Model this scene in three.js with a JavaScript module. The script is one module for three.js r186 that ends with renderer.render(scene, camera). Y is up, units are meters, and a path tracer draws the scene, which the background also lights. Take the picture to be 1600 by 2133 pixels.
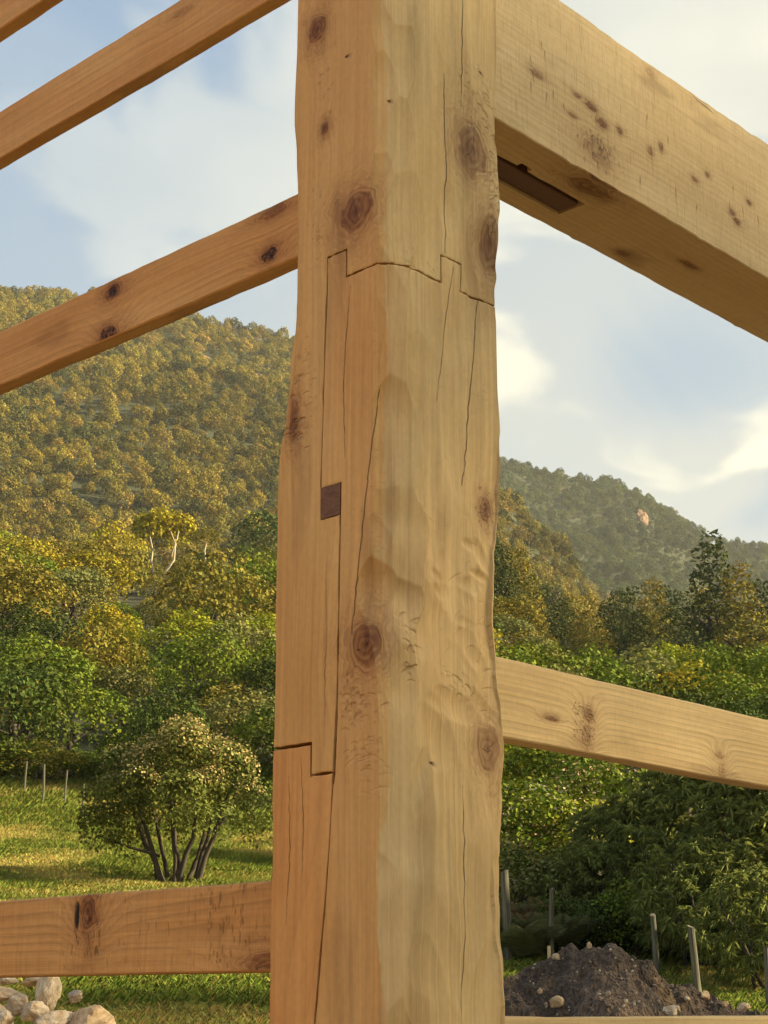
import * as THREE from 'three';
import { mergeGeometries } from 'three/addons/utils/BufferGeometryUtils.js';
import { Brush, Evaluator, SUBTRACTION } from 'three-bvh-csg';

// ------------------------------------------------------------------ camera, sky, sun, exposure
const scene = new THREE.Scene();
const RAD = Math.PI / 180;
const EYE = 1.65;
const camera = new THREE.PerspectiveCamera(34.535, 768 / 1024, 0.05, 6000);
camera.position.set(0, EYE, 0);
camera.rotation.set(16.771 * RAD, 0, 0);

const SUN_AZ = 90, SUN_EL = 22;                     // degrees right of the view, above the horizon
const sunDir = new THREE.Vector3(Math.sin(SUN_AZ * RAD) * Math.cos(SUN_EL * RAD), Math.sin(SUN_EL * RAD), -Math.cos(SUN_AZ * RAD) * Math.cos(SUN_EL * RAD));
const sun = new THREE.DirectionalLight(new THREE.Color().setRGB(1.0, 0.83, 0.52), 5);
sun.position.copy(sunDir).multiplyScalar(300);
sun.castShadow = true;
sun.shadow.radius = 5;
sun.shadow.mapSize.set(4096, 4096);
Object.assign(sun.shadow.camera, { left: -160, right: 160, top: 120, bottom: -120, near: 1, far: 900 });
scene.add(sun, sun.target);

const renderer = new THREE.WebGLRenderer({ antialias: true });
renderer.toneMapping = THREE.LinearToneMapping;
renderer.toneMappingExposure = 3.3;
renderer.shadowMap.enabled = true;
scene.fog = new THREE.FogExp2(new THREE.Color().setRGB(0.86, 0.88, 0.84), 0.00011);

// ------------------------------------------------------------------ random numbers and noise
function RNG(seed) { let a = seed | 0; return () => { a = (a + 0x6d2b79f5) | 0; let t = Math.imul(a ^ (a >>> 15), 1 | a); t = (t + Math.imul(t ^ (t >>> 7), 61 | t)) ^ t; return ((t ^ (t >>> 14)) >>> 0) / 4294967296; }; }
const PERM = new Uint8Array(512), VAL = new Float32Array(256);
{ const r = RNG(7); const p = Array.from({ length: 256 }, (_, i) => i); for (let i = 255; i > 0; i--) { const j = (r() * (i + 1)) | 0; [p[i], p[j]] = [p[j], p[i]]; } for (let i = 0; i < 512; i++) PERM[i] = p[i & 255]; for (let i = 0; i < 256; i++) VAL[i] = r() * 2 - 1; }
function n2(x, y) {                                   // value noise, -1..1
  const ix = Math.floor(x), iy = Math.floor(y); let fx = x - ix, fy = y - iy;
  fx = fx * fx * (3 - 2 * fx); fy = fy * fy * (3 - 2 * fy);
  const a = PERM[ix & 255], b = PERM[(ix + 1) & 255], j = iy & 255, k = (iy + 1) & 255;
  const v00 = VAL[PERM[a + j]], v10 = VAL[PERM[b + j]], v01 = VAL[PERM[a + k]], v11 = VAL[PERM[b + k]];
  return (v00 + (v10 - v00) * fx) * (1 - fy) + (v01 + (v11 - v01) * fx) * fy;
}
function n3(x, y, z) {
  const iz = Math.floor(z); let f = z - iz; f = f * f * (3 - 2 * f);
  return n2(x + iz * 37.17, y + iz * 17.31) * (1 - f) + n2(x + (iz + 1) * 37.17, y + (iz + 1) * 17.31) * f;
}
function fbm(x, y, o = 4) { let s = 0, a = 0.5; for (let i = 0; i < o; i++) { s += a * n2(x, y); x = x * 2.03 + 11.3; y = y * 2.01 + 7.7; a *= 0.5; } return s; }
const clamp = (x, a = 0, b = 1) => (x < a ? a : x > b ? b : x);
const sst = (a, b, x) => { const t = clamp((x - a) / (b - a)); return t * t * (3 - 2 * t); };
const lerp = (a, b, t) => a + (b - a) * t;
function table(rows) {                                // piecewise linear through [x, y] rows
  return (x) => { if (x <= rows[0][0]) return rows[0][1]; for (let i = 1; i < rows.length; i++) if (x <= rows[i][0]) return lerp(rows[i - 1][1], rows[i][1], (x - rows[i - 1][0]) / (rows[i][0] - rows[i - 1][0])); return rows[rows.length - 1][1]; };
}
function smoothTable(rows) {
  return (x) => { if (x <= rows[0][0]) return rows[0][1]; for (let i = 1; i < rows.length; i++) if (x <= rows[i][0]) return lerp(rows[i - 1][1], rows[i][1], sst(0, 1, (x - rows[i - 1][0]) / (rows[i][0] - rows[i - 1][0]))); return rows[rows.length - 1][1]; };
}

const BANKS = [[4.6, 20.6, 6, 3.4, 0.55, 0.55], [13, 16.8, 5, 2.6, 0.42, 0.5], [10.5, 21.2, 4.5, 2.0, -0.5, -0.4], [8.5, 26, 7, 3, 0.25, 0.1], [11, 33, 9, 4, 0.2, 0.05], [-7.2, 27.4, 3.6, 3.2, 0.2, 0], [-11.5, 33.5, 5.5, 4, -0.5, -0.2], [-5.2, 30.6, 3, 2.2, -0.28, 0], [-4, 23.4, 3.2, 2.4, 0.36, 0.25], [-11.5, 27.5, 3.4, 2.2, -0.12, 0], [-12, 25, 4, 1.6, 0.18, 0]];
// ------------------------------------------------------------------ sky: air and clouds, brighter and creamier towards the sun
{
  const W = 4096, H = 2048, data = new Float32Array(W * H * 4);
  for (let j = 0; j < H; j++) {
    const el = ((j + 0.5) / H - 0.5) * Math.PI, y = Math.sin(el), ce = Math.cos(el);
    for (let i = 0; i < W; i++) {
      const round = ((i + 0.5) / W - 0.5) * 2 * Math.PI, x = Math.cos(round) * ce, z = Math.sin(round) * ce, o = (j * W + i) * 4;
      if (y < -0.02) { data[o] = 0.09; data[o + 1] = 0.085; data[o + 2] = 0.07; data[o + 3] = 1; continue; }
      let bank = 0, cream = 0; { const azd = Math.atan2(x, -z) / RAD, eld = el / RAD; if (Math.abs(azd) < 45) for (const k of BANKS) { const u = (azd - k[0]) / k[2], v = (eld - k[1]) / k[3], e = Math.exp(-(u * u + v * v)); bank += k[4] * e; cream += k[5] * e; } }
      const cs = x * sunDir.x + y * sunDir.y + z * sunDir.z;
      const ca = (x * sunDir.x + z * sunDir.z) / Math.max(1e-4, ce * Math.cos(SUN_EL * RAD));
      const warm = clamp(sst(-0.36, 0.42, ca * (1 - 0.45 * y)) + cream * 0.7), up = sst(0.0, 0.85, y);
      const glow = Math.exp(-Math.acos(clamp(cs, -1, 1)) / 0.42);
      // clear air
      let r = lerp(0.30, 0.145, up), g = lerp(0.435, 0.285, up), b = lerp(0.57, 0.50, up);
      r += warm * 0.10 * (1 - up); g += warm * 0.06 * (1 - up); b -= warm * 0.02;
      // two decks: soft veil and broken cloud
      const k = 1 / (Math.max(y, 0) + 0.16), px = x * k, pz = z * k;
      const wx = fbm(px * 2.3 + 5, pz * 2.3 - 3, 3), wz = fbm(px * 2.3 - 9, pz * 2.3 + 8, 3);
      const veil = fbm(px * 1.5 + wx * 0.8 + 3.1, pz * 1.5 + wz * 0.8 + 1.7, 5) + bank * 0.5;
      const puff = fbm(px * 5.2 + wx * 1.6 - 4.3, pz * 5.2 + wz * 1.6 + 9.2, 6) * 1.35 + bank * 0.3;
      const a1 = sst(-0.22, 0.46, veil + warm * 0.42 - 0.12) * lerp(0.40, 0.66, warm);
      const a2 = sst(-0.02, 0.44, puff + veil * 0.6 + warm * 0.26 - 0.17) * lerp(0.46, 0.84, warm);
      const shadeC = 0.5 + 0.5 * clamp(fbm(px * 4.1 + 17, pz * 4.1 - 12, 4) * 2.0 + cream * 1.3, -1, 1);
      const vr = lerp(0.44, 0.65, warm), vg = lerp(0.53, 0.645, warm), vb = lerp(0.60, 0.56, warm);
      r = lerp(r, vr, a1); g = lerp(g, vg, a1); b = lerp(b, vb, a1);
      const br = lerp(lerp(0.46, 0.64, shadeC), lerp(0.52, 0.94, shadeC), warm), bg = lerp(lerp(0.53, 0.68, shadeC), lerp(0.55, 0.89, shadeC), warm), bb = lerp(lerp(0.58, 0.66, shadeC), lerp(0.52, 0.70, shadeC), warm);
      r = lerp(r, br, a2); g = lerp(g, bg, a2); b = lerp(b, bb, a2);
      r += glow * 1.9; g += glow * 1.6; b += glow * 1.05;
      r *= 0.345; g *= 0.345; b *= 0.345;
      data[o] = r; data[o + 1] = g; data[o + 2] = b; data[o + 3] = 1;
    }
  }
  const t = new THREE.DataTexture(data, W, H, THREE.RGBAFormat, THREE.FloatType);
  t.mapping = THREE.EquirectangularReflectionMapping; t.magFilter = THREE.LinearFilter; t.minFilter = THREE.LinearFilter; t.needsUpdate = true;
  scene.background = t; scene.environment = t;
}

// ------------------------------------------------------------------ helpers for things
const taken = new Map();
function numbered(name) { const n = taken.get(name) ?? 0; taken.set(name, n + 1); return n ? name + '_' + String(n).padStart(3, '0') : name; }
function tag(o, label, category, group, kind) { o.userData.label = label; if (category) o.userData.category = category; if (group) o.userData.group = group; if (kind) o.userData.kind = kind; return o; }
function group(name, x = 0, y = 0, z = 0, turn = 0) { const g = new THREE.Group(); g.name = numbered(name); g.position.set(x, y, z); g.rotation.y = turn; scene.add(g); return g; }
function mesh(name, geo, mat, parent) { const m = new THREE.Mesh(geo, mat); m.name = parent ? name : numbered(name); m.castShadow = m.receiveShadow = true; (parent || scene).add(m); return m; }
function structure(name, geo, mat, label, category) { const m = mesh(name, geo, mat); return tag(m, label, category, null, 'structure'); }
function geoFrom(pos, idx, extra = {}) {
  const g = new THREE.BufferGeometry(); g.setAttribute('position', new THREE.Float32BufferAttribute(pos, 3));
  if (extra.uv) g.setAttribute('uv', new THREE.Float32BufferAttribute(extra.uv, 2));
  if (extra.color) g.setAttribute('color', new THREE.Float32BufferAttribute(extra.color, 3));
  if (idx) g.setIndex(idx); g.computeVertexNormals(); return g;
}
function texture(data, W, H, srgb, wrap = THREE.MirroredRepeatWrapping) {
  const t = new THREE.DataTexture(data, W, H, THREE.RGBAFormat); t.magFilter = THREE.LinearFilter; t.minFilter = THREE.LinearMipmapLinearFilter; t.generateMipmaps = true;
  t.wrapS = t.wrapT = wrap; if (srgb) t.colorSpace = THREE.SRGBColorSpace; t.needsUpdate = true; return t;
}
const lin = (r, g, b) => new THREE.Color().setRGB(r, g, b);

// ------------------------------------------------------------------ terrain
// Height by bearing (degrees right of straight ahead) and distance from the yard, from the slopes the place shows.
const DN = [0, 6, 10, 15, 22, 30, 45, 70, 100, 140, 175, 230, 330, 430, 540, 640, 740, 900, 1100, 1300, 2200];
const tanH = (d, t) => EYE + d * t;
const far = (l) => l.map((t, i) => tanH(DN[12 + i], t));
const NEAR_L = [0, 0, 0.45, 1.35, 2.45, 3.73, 6.7, 14, 23.5, 36.2, 45.5, 55];
const NEAR_M = [0, 0, 0.5, 1.35, 2.4, 3.7, 7.2, 14, 23, 34, 42, 52];
const NEAR_R1 = [0, 0, 0.5, 1.2, 2.0, 3.4, 7.6, 14.6, 24, 33, 40, 50];
const NEAR_R = [0, 0, 0.5, 1.2, 2.0, 3.4, 7.2, 12.9, 18.9, 26, 32, 42];
const COLS = [
  [-180, [0, 0, 0, 0, -0.3, -0.8, -2, -4, -6, -8, -10, -12, -14, -16, -18, -20, -20, -20, -20, -20, -20]],
  [-80, [0, 0, 0.2, 0.5, 1.0, 1.8, 3.4, 7, 11, 17, 22, 30, 45, 60, 75, 85, 95, 105, 110, 100, 80]],
  [-26, [...NEAR_L, ...far([0.285, 0.36, 0.425, 0.455, 0.475, 0.40, 0.31, 0.26, 0.12])]],
  [-12.6, [...NEAR_L, ...far([0.272, 0.338, 0.395, 0.424, 0.436, 0.37, 0.29, 0.24, 0.12])]],
  [-8, [...NEAR_L, ...far([0.272, 0.332, 0.383, 0.408, 0.418, 0.36, 0.29, 0.24, 0.12])]],
  [-3.2, [...NEAR_L, ...far([0.270, 0.326, 0.373, 0.394, 0.402, 0.36, 0.30, 0.25, 0.12])]],
  [0, [...NEAR_M, ...far([0.268, 0.32, 0.355, 0.372, 0.37, 0.35, 0.34, 0.28, 0.13])]],
  [4, [...NEAR_R1, ...far([0.255, 0.285, 0.303, 0.295, 0.285, 0.30, 0.337, 0.29, 0.14])]],
  [6.1, [...NEAR_R, ...far([0.235, 0.255, 0.264, 0.25, 0.25, 0.285, 0.328, 0.28, 0.14])]],
  [8, [...NEAR_R, ...far([0.205, 0.215, 0.22, 0.22, 0.23, 0.272, 0.322, 0.27, 0.14])]],
  [12.6, [...NEAR_R, ...far([0.165, 0.165, 0.17, 0.18, 0.195, 0.232, 0.28, 0.23, 0.13])]],
  [20, [...NEAR_R, ...far([0.14, 0.14, 0.14, 0.14, 0.15, 0.175, 0.205, 0.17, 0.1])]],
  [60, [0, 0, 0.4, 0.9, 1.6, 2.6, 4.6, 8, 12, 17, 21, 27, 36, 44, 50, 55, 60, 65, 70, 70, 60]],
  [120, [0, 0, 0, 0.1, 0.2, 0.3, 0.5, 0.6, 0.6, 0.5, 0, -2, -4, -6, -8, -10, -12, -14, -16, -18, -20]],
  [180, [0, 0, 0, 0, -0.3, -0.8, -2, -4, -6, -8, -10, -12, -14, -16, -18, -20, -20, -20, -20, -20, -20]],
];
function groundH(x, z) {
  const d = Math.hypot(x, z), az = Math.atan2(x, -z) / RAD;
  let i = 1; while (i < DN.length - 1 && d > DN[i]) i++;
  const fd = clamp((d - DN[i - 1]) / (DN[i] - DN[i - 1]));
  let c = 1; while (c < COLS.length - 1 && az > COLS[c][0]) c++;
  let fa = clamp((az - COLS[c - 1][0]) / (COLS[c][0] - COLS[c - 1][0])); fa = fa * fa * (3 - 2 * fa);
  const at = (k) => { const t = COLS[k][1]; const a = t[Math.max(0, i - 2)], b = t[i - 1], e = t[i], f = t[Math.min(DN.length - 1, i + 1)]; // softened corners
    const s = lerp(b, e, fd), m = Math.min(fd, 1 - fd); const bend = ((b - a) / Math.max(1, DN[i - 1] - DN[Math.max(0, i - 2)]) - (f - e) / Math.max(1, DN[Math.min(DN.length - 1, i + 1)] - DN[i])); return s + clamp(bend, -0.3, 0.3) * m * (DN[i] - DN[i - 1]) * 0.12; };
  let h = lerp(at(c - 1), at(c), fa);
  h += fbm(x * 0.21, z * 0.21, 3) * 0.28 * sst(9, 30, d) + fbm(x * 0.03 + 3, z * 0.03, 3) * 2.2 * sst(50, 160, d) + fbm(x * 0.008, z * 0.008 + 5, 4) * 20 * sst(240, 520, d);
  return h;
}
const polar = (az, d) => [Math.sin(az * RAD) * d, -Math.cos(az * RAD) * d];
{
  const azs = []; for (let a = -180; a < -30; a += 3) azs.push(a); for (let a = -30; a < 30; a += 0.2) azs.push(a); for (let a = 30; a <= 180.01; a += 3) azs.push(a);
  const ds = [0.01]; for (let d = 2; d < 1500; d *= 1.038) ds.push(d);
  const pos = [], idx = [], col = [], uv = [];
  for (const d of ds) for (const a of azs) {
    const [x, z] = polar(a, d); const y = groundH(x, z); pos.push(x, y, z); uv.push(x, z);
    const n = fbm(x * 0.6, z * 0.6, 3), m = fbm(x * 0.13 + 9, z * 0.13, 3);
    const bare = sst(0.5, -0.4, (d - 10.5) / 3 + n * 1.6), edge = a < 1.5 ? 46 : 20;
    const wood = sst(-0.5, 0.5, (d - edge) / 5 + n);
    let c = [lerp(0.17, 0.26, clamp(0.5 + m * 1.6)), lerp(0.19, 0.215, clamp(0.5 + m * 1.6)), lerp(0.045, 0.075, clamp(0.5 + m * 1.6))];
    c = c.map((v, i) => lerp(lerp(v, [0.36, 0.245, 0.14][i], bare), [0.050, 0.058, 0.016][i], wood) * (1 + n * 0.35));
    col.push(...c);
  }
  const w = azs.length;
  for (let j = 0; j < ds.length - 1; j++) for (let i = 0; i < w - 1; i++) { const a = j * w + i; idx.push(a, a + 1, a + w, a + 1, a + w + 1, a + w); }
  const S = 512, px = new Uint8Array(S * S * 4), bp = new Uint8Array(S * S * 4);
  for (let j = 0; j < S; j++) for (let i = 0; i < S; i++) { const o = (j * S + i) * 4, a = fbm(i / 9, j / 9, 4), b = n2(i / 2.2, j / 2.2); const v = clamp(0.80 + a * 0.35 + b * 0.12) * 255; px[o] = v; px[o + 1] = v; px[o + 2] = v * 0.97; px[o + 3] = 255; const h = clamp(0.5 + a * 0.6 + b * 0.25) * 255; bp[o] = bp[o + 1] = bp[o + 2] = h; bp[o + 3] = 255; }
  const t1 = texture(px, S, S, true), t2 = texture(bp, S, S, false); t1.repeat.set(0.4, 0.4); t2.repeat.set(0.4, 0.4);
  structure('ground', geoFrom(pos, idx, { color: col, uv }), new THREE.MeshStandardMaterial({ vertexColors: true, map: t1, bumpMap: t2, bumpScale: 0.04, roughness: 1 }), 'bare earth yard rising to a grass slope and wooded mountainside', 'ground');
}

// added clay bank behind the viewer's left shoulder, bouncing orange light on left faces
{
  const line = [[-8.6, -3.5], [-7.4, 0.5], [-6.8, 4.5], [-7.6, 9]], n = 160, m = 46, pos = [], idx = [], col = [];
  for (let i = 0; i <= n; i++) {
    const f = i / n * (line.length - 1), k = Math.min(line.length - 2, f | 0), t = f - k, x0 = lerp(line[k][0], line[k + 1][0], t), z0 = lerp(line[k][1], line[k + 1][1], t), ends = sst(0, 0.14, i / n) * sst(1, 0.86, i / n);
    const dx = x0 + 1, dz = z0 - 2, q = Math.hypot(dx, dz);
    for (let j = 0; j <= m; j++) { const v = j / m, wall = Math.min(1, v / 0.62), out = wall * 1.5 + Math.max(0, v - 0.62) * 26, h = (sst(0, 1, wall) * 4.9 + Math.max(0, v - 0.62) * 2.5) * ends; const g = fbm(i * 0.13, h * 0.9, 4), x = x0 + dx / q * (out + g * 0.5), z = z0 + dz / q * (out + g * 0.5); pos.push(x, h - 0.1 + g * 0.15 + (ends < 0.02 ? -0.1 : 0), z); const c = 1 + fbm(i * 0.3, h * 2.2, 4) * 0.5, top = v > 0.66 ? 1 : 0; col.push(lerp(0.52, 0.16, top) * c, lerp(0.31, 0.17, top) * c, lerp(0.14, 0.045, top) * c); }
  }
  for (let i = 0; i < n; i++) for (let j = 0; j < m; j++) { const a = i * (m + 1) + j; idx.push(a, a + m + 1, a + 1, a + 1, a + m + 1, a + m + 2); }
  structure('added_bounce_bank', geoFrom(pos, idx, { color: col }), new THREE.MeshStandardMaterial({ vertexColors: true, roughness: 1 }), 'added orange clay bank out of view, bouncing warm light onto the timbers', 'bank');
}

// ------------------------------------------------------------------ wood
// Timber frame axes: A is the post's outer corner on the ground, R runs along the right wall, L along the left wall.
const TH = 46.7 * RAD, R = new THREE.Vector3(Math.cos(TH), 0, -Math.sin(TH)), L = new THREE.Vector3(-Math.sin(TH), 0, -Math.cos(TH));
const A = new THREE.Vector3(0.01187, 0, -2.6);
const frame = (r, l, h) => new THREE.Vector3(A.x + R.x * r + L.x * l, h, A.z + R.z * r + L.z * l);

class Wood {                                          // colour and height of a timber's skin, in metres
  constructor(W, H, w, h, x0 = 0, y0 = 0) { Object.assign(this, { W, H, w, h, x0, y0 }); this.rgb = new Float32Array(W * H * 3); this.ht = new Float32Array(W * H); }
  fill(fn) { const o = [0, 0, 0, 0]; for (let j = 0, p = 0; j < this.H; j++) for (let i = 0; i < this.W; i++, p++) { fn(this.x0 + (i + 0.5) / this.W * this.w, this.y0 + (j + 0.5) / this.H * this.h, o); this.rgb[p * 3] = o[0]; this.rgb[p * 3 + 1] = o[1]; this.rgb[p * 3 + 2] = o[2]; this.ht[p] = o[3]; } }
  // stamp: visit texels within reach; fn(dx, dy) -> [height change, r, g, b factors]
  stamp(x, y, rx, ry, fn) {
    const sx = this.W / this.w, sy = this.H / this.h, i0 = Math.max(0, ((x - rx - this.x0) * sx) | 0), i1 = Math.min(this.W - 1, Math.ceil((x + rx - this.x0) * sx)), j0 = Math.max(0, ((y - ry - this.y0) * sy) | 0), j1 = Math.min(this.H - 1, Math.ceil((y + ry - this.y0) * sy));
    for (let j = j0; j <= j1; j++) for (let i = i0; i <= i1; i++) { const p = j * this.W + i, q = fn((i + 0.5) / sx + this.x0 - x, (j + 0.5) / sy + this.y0 - y); if (!q) continue; this.ht[p] += q[0]; this.rgb[p * 3] *= q[1]; this.rgb[p * 3 + 1] *= q[2]; this.rgb[p * 3 + 2] *= q[3]; }
  }
  dent(x, y, w, t, depth, turn = 0, dark = 0.18) {     // a torn crescent of fibres
    const c = Math.cos(turn), s = Math.sin(turn), reach = w + t * 3;
    this.stamp(x, y, reach, reach, (dx, dy) => { const u = (dx * c + dy * s) / w, v = (-dx * s + dy * c) / t + u * u * 1.1; if (u < -1 || u > 1 || v < -2.4 || v > 1) return null; const e = (1 - u * u) * (v > 0 ? 1 - v : Math.exp(v * 1.1)); return [-depth * e, 1 - dark * e, 1 - dark * 1.15 * e, 1 - dark * 1.25 * e]; });
  }
  crack(pts, width, depth, dark = 0.34) {              // a drying check along a polyline of [x, y]
    for (let k = 1; k < pts.length; k++) {
      const [x0, y0] = pts[k - 1], [x1, y1] = pts[k], n = Math.ceil(Math.hypot(x1 - x0, y1 - y0) / 0.0008);
      for (let i = 0; i < n; i++) {
        const f = i / n, x = lerp(x0, x1, f) + n2(k * 7 + f * 9, y0 * 5) * 0.0018 + n2(k * 17 + f * 60, y0 * 9) * 0.0005, y = lerp(y0, y1, f), g = Math.sin(Math.PI * clamp((k - 1 + f) / (pts.length - 1), 0.06, 0.94)) * 0.6 + 0.25 + 0.25 * n2(k * 3 + f * 14, y0 * 40);
        this.stamp(x, y, width, 0.0006, (dx) => { const e = Math.max(0, 1 - Math.abs(dx) / width) * g; return e > 0 ? [-depth * e * 0.5, 1 - dark * e * 0.5, 1 - dark * 1.1 * e * 0.5, 1 - dark * 1.15 * e * 0.5] : null; });
      }
    }
  }
  maps(scale) {
    const n = this.W * this.H, c = new Uint8Array(n * 4), b = new Uint8Array(n * 4);
    for (let p = 0; p < n; p++) { for (let k = 0; k < 3; k++) c[p * 4 + k] = clamp(this.rgb[p * 3 + k]) * 255; c[p * 4 + 3] = 255; const h = clamp(0.6 + this.ht[p] / scale) * 255; b[p * 4] = b[p * 4 + 1] = b[p * 4 + 2] = h; b[p * 4 + 3] = 255; }
    return { map: texture(c, this.W, this.H, true), bumpMap: texture(b, this.W, this.H, false), bumpScale: scale };
  }
  material(scale, rough = 0.74) { return new THREE.MeshStandardMaterial({ ...this.maps(scale), roughness: rough }); }
}
// grain: x across the fibres, y along them; knots: [x, y, rx, ry, darkness]
function grain(x, y, knots, o, P) {
  const S = P.seed;
  let bulge = 0, kq = 9, kd = 0, kx = 0, ky = 0;
  for (const k of knots) { const dx = (x - k[0]) / k[2], dy = (y - k[1]) / k[3]; const q2 = dx * dx + dy * dy * (dy > 0 ? 1 : 0.8); if (q2 > 60) continue; bulge += Math.exp(-q2 / 7) * P.bulge; const q = Math.sqrt(q2) * (1 + 0.20 * n2(dx * 1.5 + S + k[0] * 90, dy * 1.5) + 0.07 * n2(dx * 5 + S, dy * 5)); if (q < kq) { kq = q; kd = k[4]; kx = dx; ky = dy; } }
  const warp = n2(x * 7 + S, y * 0.9) * 0.9 + n2(x * 22 + S, y * 2.6) * 0.16;
  const ph = x * P.freq + warp * P.wave + bulge;
  const f = ph - Math.floor(ph), late = Math.pow(f, 3.2) * (1 - sst(0.93, 1, f));
  const strength = P.ring * (0.55 + 0.45 * n2(x * 9 + 40, y * 1.3 + S));
  const fx = x + 0.006 * n2(x * 12 + S, y * 1.6) + bulge * 0.004, fib = n2(fx * 420, y * 7 + S) * 0.45 + n2(fx * 190 + 5, y * 3.1) * 0.65, mott = fbm(x * 9 + S, y * 3.2, 3), fine = n2(x * 160, y * 120);
  let t = mott * 0.75 * P.mottle + 0.5;
  let r = lerp(P.a[0], P.b[0], t), g = lerp(P.a[1], P.b[1], t), b = lerp(P.a[2], P.b[2], t);
  let m = 1 - late * strength + fib * P.fib + fine * 0.018;
  let h = -late * 0.00022 * P.ring * 3 + fib * 0.0003 + n2(fx * 95 + 3, y * 2.2) * 0.0004 + mott * 0.0003;
  r *= m; g *= lerp(1, m, 1.12); b *= lerp(1, m, 1.28);
  if (kq < 3.2) {
    const halo = Math.exp(-Math.max(0, kq - 0.9) * 1.5) * kd, rg = Math.sin(kq * 15 + 2 * n2(kx * 2, ky * 2 + S));
    const line = Math.pow(Math.max(0, Math.sin(kq * 17 + 2.5 * n2(kx * 1.4, ky * 1.4 + S))), 4) * Math.exp(-Math.max(0, kq - 1) * 1.1) * (kq > 1 ? 0.26 : 0.12) * kd; const d = line + kd * lerp(0.66 - 0.16 * Math.min(1, kq) + 0.07 * rg + 0.16 * n2(kx * 3 + S, ky * 3), 0.42 * Math.exp(-Math.max(0, kq - 1) * 1.35) * (0.8 + 0.3 * rg), sst(0.86, 1.12, kq)) + halo * 0;
    r *= 1 - d * 0.66; g *= 1 - d * 0.86; b *= 1 - d * 0.98;
    if (kq < 1.05) { h += (0.0010 - 0.0007 * sst(0.8, 1.02, kq)) * 0.8; const an = kd * 40 + S + knots.length * 0 + Math.floor(x * 9) * 1.7, u1 = kx * Math.cos(an) + ky * Math.sin(an) + 0.22 * n2(ky * 3 + an, kx * 3), v1 = -kx * Math.sin(an) + ky * Math.cos(an), st = Math.min(Math.abs(u1), v1 > 0.05 ? Math.abs(v1 - u1 * 0.9) : 9); if (st < 0.022 && kq < 0.7) { h -= 0.0012; r *= 0.7; g *= 0.66; b *= 0.62; } }
    else h += rg * 0.00025 * halo;
  }
  o[0] = r; o[1] = g; o[2] = b; o[3] = h;
}
const SRGB = (r, g, b) => [r / 255, g / 255, b / 255];

// ------------------------------------------------------------------ the scarfed corner post
const wL = smoothTable([[0, 0.28], [1.63, 0.277], [1.92, 0.277], [2.07, 0.279], [2.33, 0.279], [2.5, 0.278], [2.6, 0.275], [2.66, 0.264], [2.75, 0.252], [2.84, 0.242], [3.09, 0.243], [3.18, 0.249], [3.26, 0.257], [3.42, 0.253], [3.6, 0.252], [4.3, 0.25]]);
const waneR = smoothTable([[0, 0.02], [1.62, 0.018], [1.70, 0.026], [1.77, 0.042], [1.88, 0.055], [1.96, 0.035], [2.06, 0.008], [2.14, 0.010], [2.2, 0.020], [2.3, 0.026], [2.4, 0.022], [2.5, 0.007], [2.6, 0.004], [4.3, 0.004]]);
const edgeR = smoothTable([[0, 0.275], [1.63, 0.273], [1.88, 0.274], [2.04, 0.279], [2.14, 0.277], [2.23, 0.268], [2.30, 0.264], [2.42, 0.272], [2.50, 0.283], [2.585, 0.289], [2.65, 0.289], [2.74, 0.284], [2.89, 0.284], [2.97, 0.289], [3.05, 0.300], [3.10, 0.303], [3.2, 0.298], [3.28, 0.292], [3.45, 0.303], [3.56, 0.308], [4.3, 0.31]]);
const wR = (h) => edgeR(h) + waneR(h) * 0.5 + 0.002;
const lineA = table([[0, 0.19], [1.6, 0.184], [2.45, 0.1672], [2.512, 0.167], [2.7, 0.1645], [2.885, 0.1585], [2.945, 0.1585], [4.3, 0.1585]]);
const lineB = table([[0, 0.176], [1.626, 0.167], [1.723, 0.1575], [1.797, 0.1485], [1.91, 0.138], [1.994, 0.131], [2.018, 0.129], [2.143, 0.1255], [2.346, 0.1215], [2.453, 0.118], [2.512, 0.117], [4.3, 0.117]]);
const lineC = table([[0, 0.2], [1.6, 0.195], [2.0, 0.1828], [2.09, 0.1825], [4.3, 0.19]]);
const chL = smoothTable([[0, 0.024], [1.63, 0.026], [1.79, 0.033], [1.87, 0.036], [1.97, 0.008], [2.09, 0.006], [2.15, 0.012], [2.22, 0.014], [2.33, 0.034], [2.42, 0.026], [2.49, 0.016], [2.62, 0.016], [2.75, 0.012], [2.89, 0.017], [3.03, 0.016], [3.2, 0.011], [3.3, 0.018], [3.41, 0.028], [4.3, 0.02]]);
const chR = smoothTable([[0, 0.012], [1.63, 0.010], [1.79, 0.012], [1.94, 0.014], [2.09, 0.020], [2.17, 0.050], [2.25, 0.062], [2.34, 0.085], [2.43, 0.096], [2.5, 0.056], [2.59, 0.075], [2.68, 0.04], [2.75, 0.026], [2.89, 0.022], [2.97, 0.04], [3.09, 0.070], [3.17, 0.04], [3.22, 0.027], [3.41, 0.047], [3.6, 0.045], [4.3, 0.03]]);
const J = { lowLeft: 2.0705, lowTongue: 2.018, keyLow: 2.454, keyTop: 2.511, top: 2.893, topTongue: 2.9455 };
function pieceAt(seg, h) {
  if (seg === 0 || seg === 9) return h > J.lowLeft ? 'U' : 'A';
  if (seg === 1) return h > J.lowTongue ? 'U' : 'A';
  if (seg === 2) return h > J.topTongue ? 'U' : h > J.keyTop ? 'B' : h > J.keyLow ? 'K' : h > J.lowTongue ? 'U' : 'A';
  if (seg === 3 || seg === 6) return h > J.topTongue ? 'U' : 'B';
  return h > J.top ? 'U' : 'B';
}
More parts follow.
